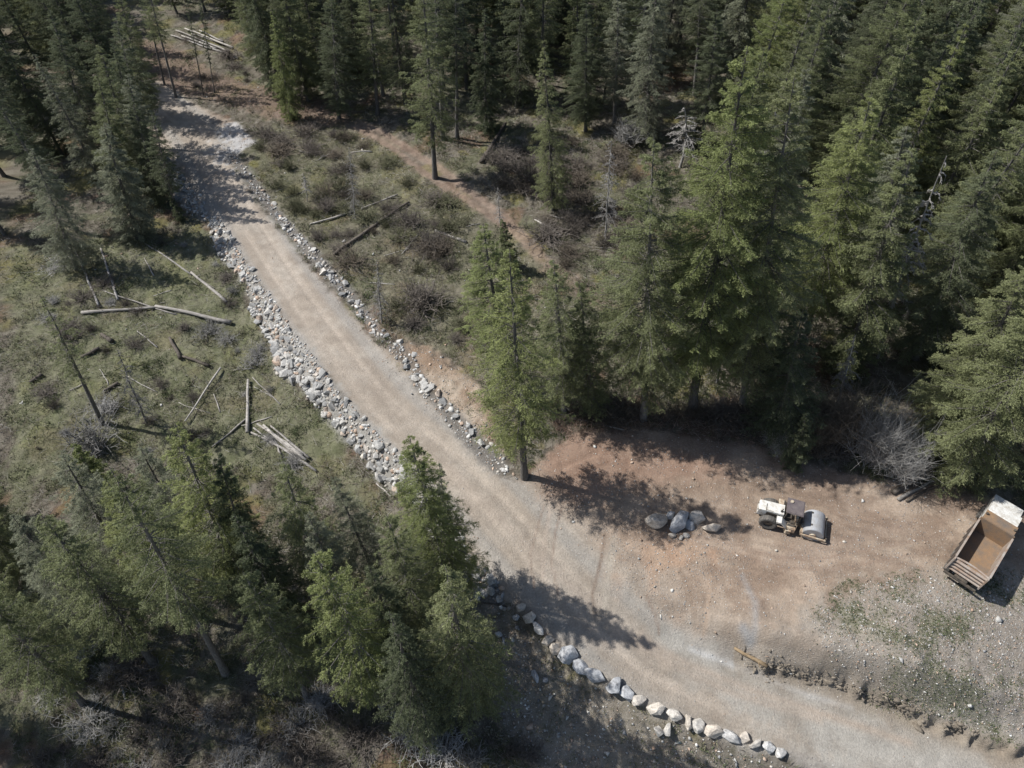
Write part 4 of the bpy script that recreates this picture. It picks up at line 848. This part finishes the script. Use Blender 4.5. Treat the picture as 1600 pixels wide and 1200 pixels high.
def mk_weed(q, z):
    k = 5; n = len(q); r = np.repeat; C = np.stack([r(q[:, 0], k), r(q[:, 1], k), r(z, k)], 1); C[:, :2] += rg.normal(0, .045, (n * k, 2)); D = rg.normal(0, .6, (n * k, 3)); D[:, 2] = rg.uniform(.4, 1.2, n * k)
    V, F = kites(C, D, rg.uniform(.05, .14, n * k), rg.uniform(.012, .028, n * k), rg); return V, F, (PALG[rg.integers(0, 3, n)] * rg.uniform(.7, 1.3, (n, 1))).repeat(4 * k, 0)
cover(26000, kp, kk, 'weeds', 'sparse green weeds growing on the gravel knoll at the lower right', mk_weed, VEG, 'weeds')
def mk_twig(q, z):
    n = len(q); a = rg.uniform(0, math.pi, n) + 0; L = rg.lognormal(-.75, .5, n); w = rg.uniform(.008, .022, n); d = np.stack([np.cos(a), np.sin(a)], 1); V = []
    p0 = np.stack([q[:, 0], q[:, 1], z + rg.uniform(.03, .25, n)], 1); p1 = p0 + np.stack([d[:, 0] * L, d[:, 1] * L, rg.normal(0, .12, n) * L], 1)
    s = np.stack([-d[:, 1], d[:, 0], 0 * w], 1) * w[:, None]; u = np.array([0, 0, 1.]) * w[:, None] * 1.5
    V = np.stack([p0 - s, p0 + s, p0 + u, p1 - s * .4, p1 + s * .4, p1 + u * .4], 1).reshape(-1, 3); b = (np.arange(n) * 6)[:, None]
    F = np.concatenate([b + np.array([0, 3, 5, 2]), b + np.array([1, 2, 5, 4]), b + np.array([0, 1, 4, 3])]); pal = np.array([(.3, .275, .24), (.2, .17, .14), (.42, .39, .35), (.14, .11, .09), (.24, .2, .16)])
    return V, F, (pal[rg.integers(0, 5, n)] * rg.uniform(.7, 1.2, (n, 1))).repeat(6, 0)
kt = lambda x, y: notdirt(x, y, -.1) & (rg.random(len(x)) < np.clip(1.25 - np.hypot(x, y) / 110, .1, 1)) & (rg.random(len(x)) < .2 + 1.2 * sst(.42, .62, fbm(x, y, .22, 3, 144)))
cover(260000, AREA, kt, 'branch_litter', 'dry branches and twigs littering the cleared ground and forest edge', mk_twig, VC, 'branch litter')
BR = poly([(860,640),(1000,628),(1060,655),(1200,668),(1310,720),(1180,700),(1040,672),(930,682),(870,690)])
kb = lambda x, y: sdist(BR, x, y) + rg.normal(0, .4, len(x)) > 0
def mk_brush(q, z): V, F, C = mk_twig(q, z + rg.uniform(0, .35, len(q))); return V, F, C * np.array([1., .78, .7])
cover(9000, np.array([BR.min(0), BR.max(0)]), kb, 'brush_pile', 'reddish-brown slash and brush heaped along the back edge of the yard', mk_brush, VC, 'brush')

# ------------------------------------------------------------------ machines
def paint(name, col, dirt=(.24, .18, .13), amt=.5, rough=.55, metal=0., scale=3.):
    m, t, b = mat(name, rough); n = noise(t, scale, 8, .7); n2 = noise(t, 18, 4, .7)
    f = ramp(t, n.outputs[0], [(.5 - amt * .3, (0,) * 3), (.72 - amt * .1, (1,) * 3)]).outputs[0]
    c = mix(t, col, dirt, f); c = mix(t, c, ramp(t, n2.outputs[0], [(.3, (.8,) * 3), (.7, (1.12,) * 3)]).outputs[0], 1., 'MULTIPLY'); t.links.new(c, b.inputs['Base Color']); b.inputs['Metallic'].default_value = metal; return m
P_WHITE = paint('dusty_white_paint', (.72, .71, .67), (.45, .4, .33), .25); P_CREAM = paint('cream_paint_with_rust', (.6, .54, .42), (.24, .12, .06), .55)
P_DARK = paint('dark_machine_metal', (.05, .048, .045), (.16, .13, .1), .5); P_ROOF = paint('faded_purple_brown_roof', (.12, .1, .105), (.2, .17, .16), .4)
P_STEEL = paint('worn_drum_steel', (.42, .43, .45), (.34, .32, .3), .3, .5, .15, 2.); P_TYRE = paint('dusty_tyre_rubber', (.06, .06, .06), (.2, .18, .155), .6, .9)
P_RUST = paint('rusty_box_floor', (.3, .185, .1), (.17, .14, .115), .6, .8, 0, 1.2); P_GREY = paint('grey_box_paint', (.4, .36, .32), (.3, .2, .14), .5, .7, 0, 2.)
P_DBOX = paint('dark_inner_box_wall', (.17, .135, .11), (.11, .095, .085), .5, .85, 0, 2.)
P_GLASS, _t, _b = mat('dark_cab_glass', .08); _b.inputs['Base Color'].default_value = (.03, .035, .04, 1); _b.inputs['Specular IOR Level'].default_value = .6
class BM:
    def __init__(s): s.bm = bmesh.new()
    def box(s, x0, x1, y0, y1, z0, z1, bev=.02, M=None):
        r = bmesh.ops.create_cube(s.bm, size=1); vs = r['verts']
        bmesh.ops.scale(s.bm, vec=(x1 - x0, y1 - y0, z1 - z0), verts=vs); bmesh.ops.translate(s.bm, vec=((x0 + x1) / 2, (y0 + y1) / 2, (z0 + z1) / 2), verts=vs)
        if M is not None: bmesh.ops.transform(s.bm, matrix=M, verts=vs)
        if bev: bmesh.ops.bevel(s.bm, geom=list({e for v in vs for e in v.link_edges}), offset=bev, segments=2, affect='EDGES', clamp_overlap=True)
        return s
    def prism(s, pts, y0, y1, ax='y'):
        A = [s.bm.verts.new((p[0], y0, p[1]) if ax == 'y' else (p[0], p[1], y0)) for p in pts]; B = [s.bm.verts.new((p[0], y1, p[1]) if ax == 'y' else (p[0], p[1], y1)) for p in pts]
        s.bm.faces.new(A); s.bm.faces.new(B[::-1]); n = len(pts)
        for i in range(n): s.bm.faces.new((A[i], B[i], B[(i + 1) % n], A[(i + 1) % n]))
        return s
    def cyl(s, c, r, w, ax='Y', seg=28, r2=None, bev=0):
        R = {'Y': Matrix.Rotation(R_(90), 4, 'X'), 'Z': Matrix.Identity(4), 'X': Matrix.Rotation(R_(90), 4, 'Y')}[ax]
        q = bmesh.ops.create_cone(s.bm, cap_ends=True, segments=seg, radius1=r, radius2=r if r2 is None else r2, depth=w, matrix=Matrix.Translation(c) @ R)
        if bev: bmesh.ops.bevel(s.bm, geom=[e for e in {e for v in q['verts'] for e in v.link_edges} if len(e.link_faces) == 2 and e.calc_face_angle() > 1], offset=bev, segments=3, affect='EDGES')
        return s
    def ring(s, c, ro, ri, w, seg=32):
        """tyre-like ring around the Y axis"""
        prof = [(ri, -w * .42), (ro - .1, -w * .5), (ro - .02, -w * .42), (ro, -w * .3), (ro, w * .3), (ro - .02, w * .42), (ro - .1, w * .5), (ri, w * .42)]; V = []
        for i in range(seg):
            a = i / seg * 6.28318; V.append([s.bm.verts.new((c[0] + r * math.cos(a), c[1] + y, c[2] + r * math.sin(a))) for r, y in prof])
        for i in range(seg):
            for j in range(8): s.bm.faces.new((V[i][j], V[(i + 1) % seg][j], V[(i + 1) % seg][(j + 1) % 8], V[i][(j + 1) % 8]))
        return s
    def pipe(s, pts, r, k=8):
        V, F = tube(pts, [r] * len(pts), k); vs = [s.bm.verts.new(v) for v in V]
        for f in F:
            f = list(dict.fromkeys(f))
            if len(f) > 2:
                try: s.bm.faces.new([vs[i] for i in f])
                except ValueError: pass
        return s
    def build(s, name, m, parent, smooth=False):
        bmesh.ops.recalc_face_normals(s.bm, faces=s.bm.faces); me = bpy.data.meshes.new(name); s.bm.to_mesh(me); s.bm.free(); me.materials.append(m)
        o = link(bpy.data.objects.new(name, me), parent)
        if smooth:
            for p in me.polygons: p.use_smooth = True
            try: me.set_sharp_from_angle(angle=R_(35))
            except Exception: pass
        return o
def wheel(parent, c, r, w, mt, mr, name='wheel'):
    o = empty(name, c); o.parent = parent
    t = BM().ring((0, 0, 0), r, r * .52, w); n = 22
    for i in range(n):
        a = i / n * 6.283; M = Matrix.Rotation(-a, 4, 'Y')
        for sd in (-1, 1): t.box(r - .02, r + .018, .02 * sd if sd > 0 else -w * .45, w * .45 if sd > 0 else -.02, -.03, .03, 0, M @ Matrix.Rotation(sd * .35, 4, 'X'))
    t.build('tyre', mt, o, True)
    BM().cyl((0, 0, 0), r * .53, w * .45, 'Y', 24).cyl((0, 0, 0), r * .2, w * .62, 'Y', 16).build('rim', mr, o)
    return o
# road roller
ax, ay, az = (float(a[0]) for a in gp(1205, 812)); bx, by, bz = (float(a[0]) for a in gp(1262, 826))
ang = math.atan2(by - ay, bx - ax)
rl = empty('road_roller', ((ax + bx) / 2 + .0, (ay + by) / 2, (az + bz) / 2 - .02), ang, 'white and cream single-drum road roller with dark canopy parked on the dirt yard', 'road roller')
BM().cyl((1.64, 0, .8), .8, 1.92, 'Y', 64, bev=.03).build('drum', P_STEEL, rl, True)
f = BM()
for sd in (-1, 1):
    f.box(.72, 2.62, sd * 1.09 - .06, sd * 1.09 + .06, .62, .82)
    f.cyl((1.64, sd * 1.0, .8), .26, .1, 'Y', 20)
f.box(2.54, 2.62, -1.02, 1.02, .62, .8).box(.72, .88, -1.02, 1.02, .5, .9)
f.build('drum_frame', P_CREAM, rl)
b = BM()
for sx, sy in ((1.3, .62), (1.3, -.5)): b.box(sx - .05, sx + .05, sy - .06, sy + .06, 1.48, 1.62, .01)
b.build('scraper_bracket', P_DARK, rl)
BM().box(.2, .74, -.28, .28, .5, .95).cyl((.35, 0, .75), .2, .7, 'Z', 16).build('articulation_hitch', P_DARK, rl)
BM().box(-2.5, .2, -.42, .42, .55, .92).box(-.75, .2, -.78, .78, .82, .95).build('chassis', P_DARK, rl)
BM().prism([(-2.75, .85), (-2.72, 1.52), (-2.6, 1.6), (-.85, 1.72), (-.8, .95)], -.46, .46).build('engine_hood', P_WHITE, rl)
gr = BM()
for k in range(6): gr.box(-2.1 + .02, -1.15, -.478, -.462, 1.06 + k * .07, 1.1 + k * .07, 0)
gr.box(-2.12, -1.12, -.466, -.4605, 1.03, 1.5, 0).build('side_grille', P_DARK, rl)
BM().box(-2.2, -2.16, -.45, .2, 1.632, 1.66, 0).box(-2.16, -1.6, -.42, -.39, 1.64, 1.68, 0).build('hood_rail', P_DARK, rl)
BM().cyl((-1.02, -.2, 1.85), .05, .45, 'Z', 12).cyl((-1.02, -.2, 1.72), .11, .08, 'Z', 14).build('exhaust_stack', P_DARK, rl)
for sd in (-1, 1):
    wheel(rl, (-1.75, sd * .83, .68), .68, .48, P_TYRE, P_DARK)
    BM().prism([(-1.25, 1.25), (-1.3, 1.46), (-.9, 1.5), (-.45, 1.0), (-.45, .9), (-.9, 1.34)], sd * .83 - .3, sd * .83 + .3).build('fender', P_WHITE if sd < 0 else P_CREAM, rl)
s_ = BM().box(-.5, .3, -1.02, -.72, .42, .9)
for k in range(3): s_.box(-.42, .02, -1.18, -1.0, .4 + k * .16, .43 + k * .16, .005)
s_.build('side_tank_and_steps', P_CREAM, rl)
BM().box(-.5, .3, .72, 1.0, .45, .9).build('side_tank_and_steps', P_CREAM, rl)
BM().box(-.62, -.12, -.26, .26, 1.15, 1.28, .04).box(-.7, -.58, -.26, .26, 1.25, 1.7, .04).box(-.5, -.25, -.18, .18, .95, 1.15, .01).build('seat', P_DARK, rl)
cns = BM().box(.16, .34, -.32, .32, .95, 1.45).box(.2, .3, -.6, -.4, .95, 1.3).build('control_console', P_CREAM, rl)
sw = BM(); n = 20; sw.pipe([(.05 + .19 * math.cos(i / n * 6.283) * .8, .19 * math.sin(i / n * 6.283), 1.55 + .19 * math.cos(i / n * 6.283) * .6) for i in range(n + 1)], .018, 6); sw.pipe([(.2, 0, 1.4), (.05, 0, 1.55)], .02, 6); sw.build('steering_wheel', P_DARK, rl)
lv = BM()
for k in range(3): lv.pipe([(-.1 + k * .1, -.45, .95), (-.14 + k * .1, -.48, 1.4)], .014, 5)
lv.build('levers', P_CREAM, rl)
for px_, py_ in ((-.78, -.6), (-.78, .6), (.34, -.6), (.34, .6)):
    BM().pipe([(px_, py_, .9), (px_, py_, 1.6), (px_ + (.03 if px_ < 0 else -.03), py_, 2.46)], .035, 8).build('canopy_post', P_DARK, rl)
BM().box(-.88, .44, -.72, .72, 2.46, 2.53, .03).box(-.8, .36, -.64, .64, 2.53, 2.56, .01).build('canopy_roof', P_ROOF, rl)
BM().cyl((-.55, .35, 2.6), .13, .08, 'Z', 16).build('roof_beacon_base', P_CREAM, rl)
hz_ = BM()
for k in range(5):
    y0 = -.2 + k * .1; hz_.pipe([(.1, y0, .98), (.45, y0 + .06, 1.15), (.8, y0 * 1.5, .92)], .018, 5)
hz_.build('hydraulic_hoses', P_DARK, rl)
hr = BM(); hr.pipe([(-.45, -.98, .9), (-.45, -.98, 1.55), (.25, -.98, 1.5), (.28, -.98, .9)], .02, 6).pipe([(-.45, .98, .9), (-.45, .98, 1.55), (.25, .98, 1.5), (.28, .98, .9)], .02, 6); hr.build('hand_rail', P_CREAM, rl)
for sd in (-1, 1):
    BM().cyl((2.6, sd * .95, .86), .09, .08, 'X', 14).cyl((-2.76, sd * .3, 1.3), .07, .04, 'X', 14).build('lamp', P_DARK, rl)
    BM().box(-2.78, -2.2, sd * .43 - .03, sd * .43 + .03, .8, .9).build('bumper_bar', P_DARK, rl)
# dump truck, only its tipping box and the back of the cab are inside the frame
q0 = np.array([float(v) for v in ray(1488, 874, 3.35)]); q1 = np.array([float(v) for v in ray(1526, 814, 3.35)]); q2 = np.array([float(v) for v in ray(1528, 898, 3.35)])
ux = (q1 - q0) / np.linalg.norm(q1 - q0); uy = np.array([-ux[1], ux[0]]); BL = 4.3; BW = 2.45; print('truck', np.linalg.norm(q1 - q0), abs((q2 - q0) @ uy))
ctr = q0 - uy * BW / 2; gz = float(hh(np.array([ctr[0]]), np.array([ctr[1]]))[0])
tk = empty('dump_truck', (ctr[0], ctr[1], gz), math.atan2(ux[1], ux[0]), 'dump truck with empty rusty tipping box at the right photo edge', 'dump truck')
h1 = 2.5
BM().box(.1, BL, -BW / 2 + .06, BW / 2 - .06, 1.15, 1.25, 0).build('box_floor', P_RUST, tk)
for sd in (-1, 1):
    w = BM().box(.02, BL, sd * (BW / 2 - .03) - .03, sd * (BW / 2 - .03) + .03, 1.1, h1, 0).box(0, BL + .05, sd * (BW / 2 - .02) - .06, sd * (BW / 2 - .02) + .06, h1, h1 + .1, .01)
    for k in range(6): w.box(.2 + k * .72, .32 + k * .72, sd * (BW / 2) + (0 if sd > 0 else -.08), sd * (BW / 2) + (.08 if sd > 0 else 0), 1.1, h1 - .01, .01)
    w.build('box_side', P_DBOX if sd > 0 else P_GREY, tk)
    # rims lighter than the worn inner wall
    BM().box(0, BL, sd * (BW / 2 - .02) - .065, sd * (BW / 2 - .02) + .065, h1 + .1, h1 + .115, 0).build('rim_rail', P_GREY, tk)
BM().box(BL, BL + .08, -BW / 2, BW / 2, 1.1, h1 + .35, .01).box(BL + .05, BL + 1.0, -BW / 2 + .1, BW / 2 - .1, h1 + .3, h1 + .36, .01).build('headboard', P_RUST, tk)
tg = BM(); tg.box(-.08, .0, -BW / 2, BW / 2, 1.15, h1 - .1, .01)
for k in range(4):
    zc = 1.25 + k * .36; bow = .1 + .1 * k
    tg.pipe([(-.12 - .0 * k, y_, zc + .0) for y_ in np.linspace(-BW / 2 + .05, BW / 2 - .05, 7)], .09, 8)
tg.pipe([(-.02 + .16 * (1 - (y_ / 1.2) ** 2), y_, h1 - .02) for y_ in np.linspace(-BW / 2 + .04, BW / 2 - .04, 11)], .08, 8)
for y_ in (-1.18, 1.18): tg.box(-.28, -.02, y_ - .05, y_ + .05, 1.1, h1 + .12, .01)
tg.build('tailgate', P_GREY, tk)
BM().box(-.35, BL + 3.8, -.45, .45, .75, 1.05, .02).box(-.4, -.25, -1.15, 1.15, .72, .92).build('chassis', P_DARK, tk)
for sx in (.75, 2.1, 6.9):
    for sd in (-1, 1): wheel(tk, (sx, sd * (1.0 if sx < 6 else 1.08), .52), .52, .42 if sx < 6 else .3, P_TYRE, P_WHITE)
BM().prism([(BL + .9, .9), (BL + .9, 2.55), (BL + 1.2, 2.75), (BL + 2.2, 2.7), (BL + 2.6, 1.95), (BL + 3.9, 1.75), (BL + 4.0, .8)], -1.05, 1.05).build('cab', P_WHITE, tk)
BM().box(BL + .885, BL + .905, -.6, .6, 1.9, 2.4, 0).build('rear_window', P_GLASS, tk)
for sd in (-1, 1): BM().cyl((BL + .55, sd * 1.0, 1.9), .09, 2.2, 'Z', 14).build('exhaust_stack', P_DARK, tk)
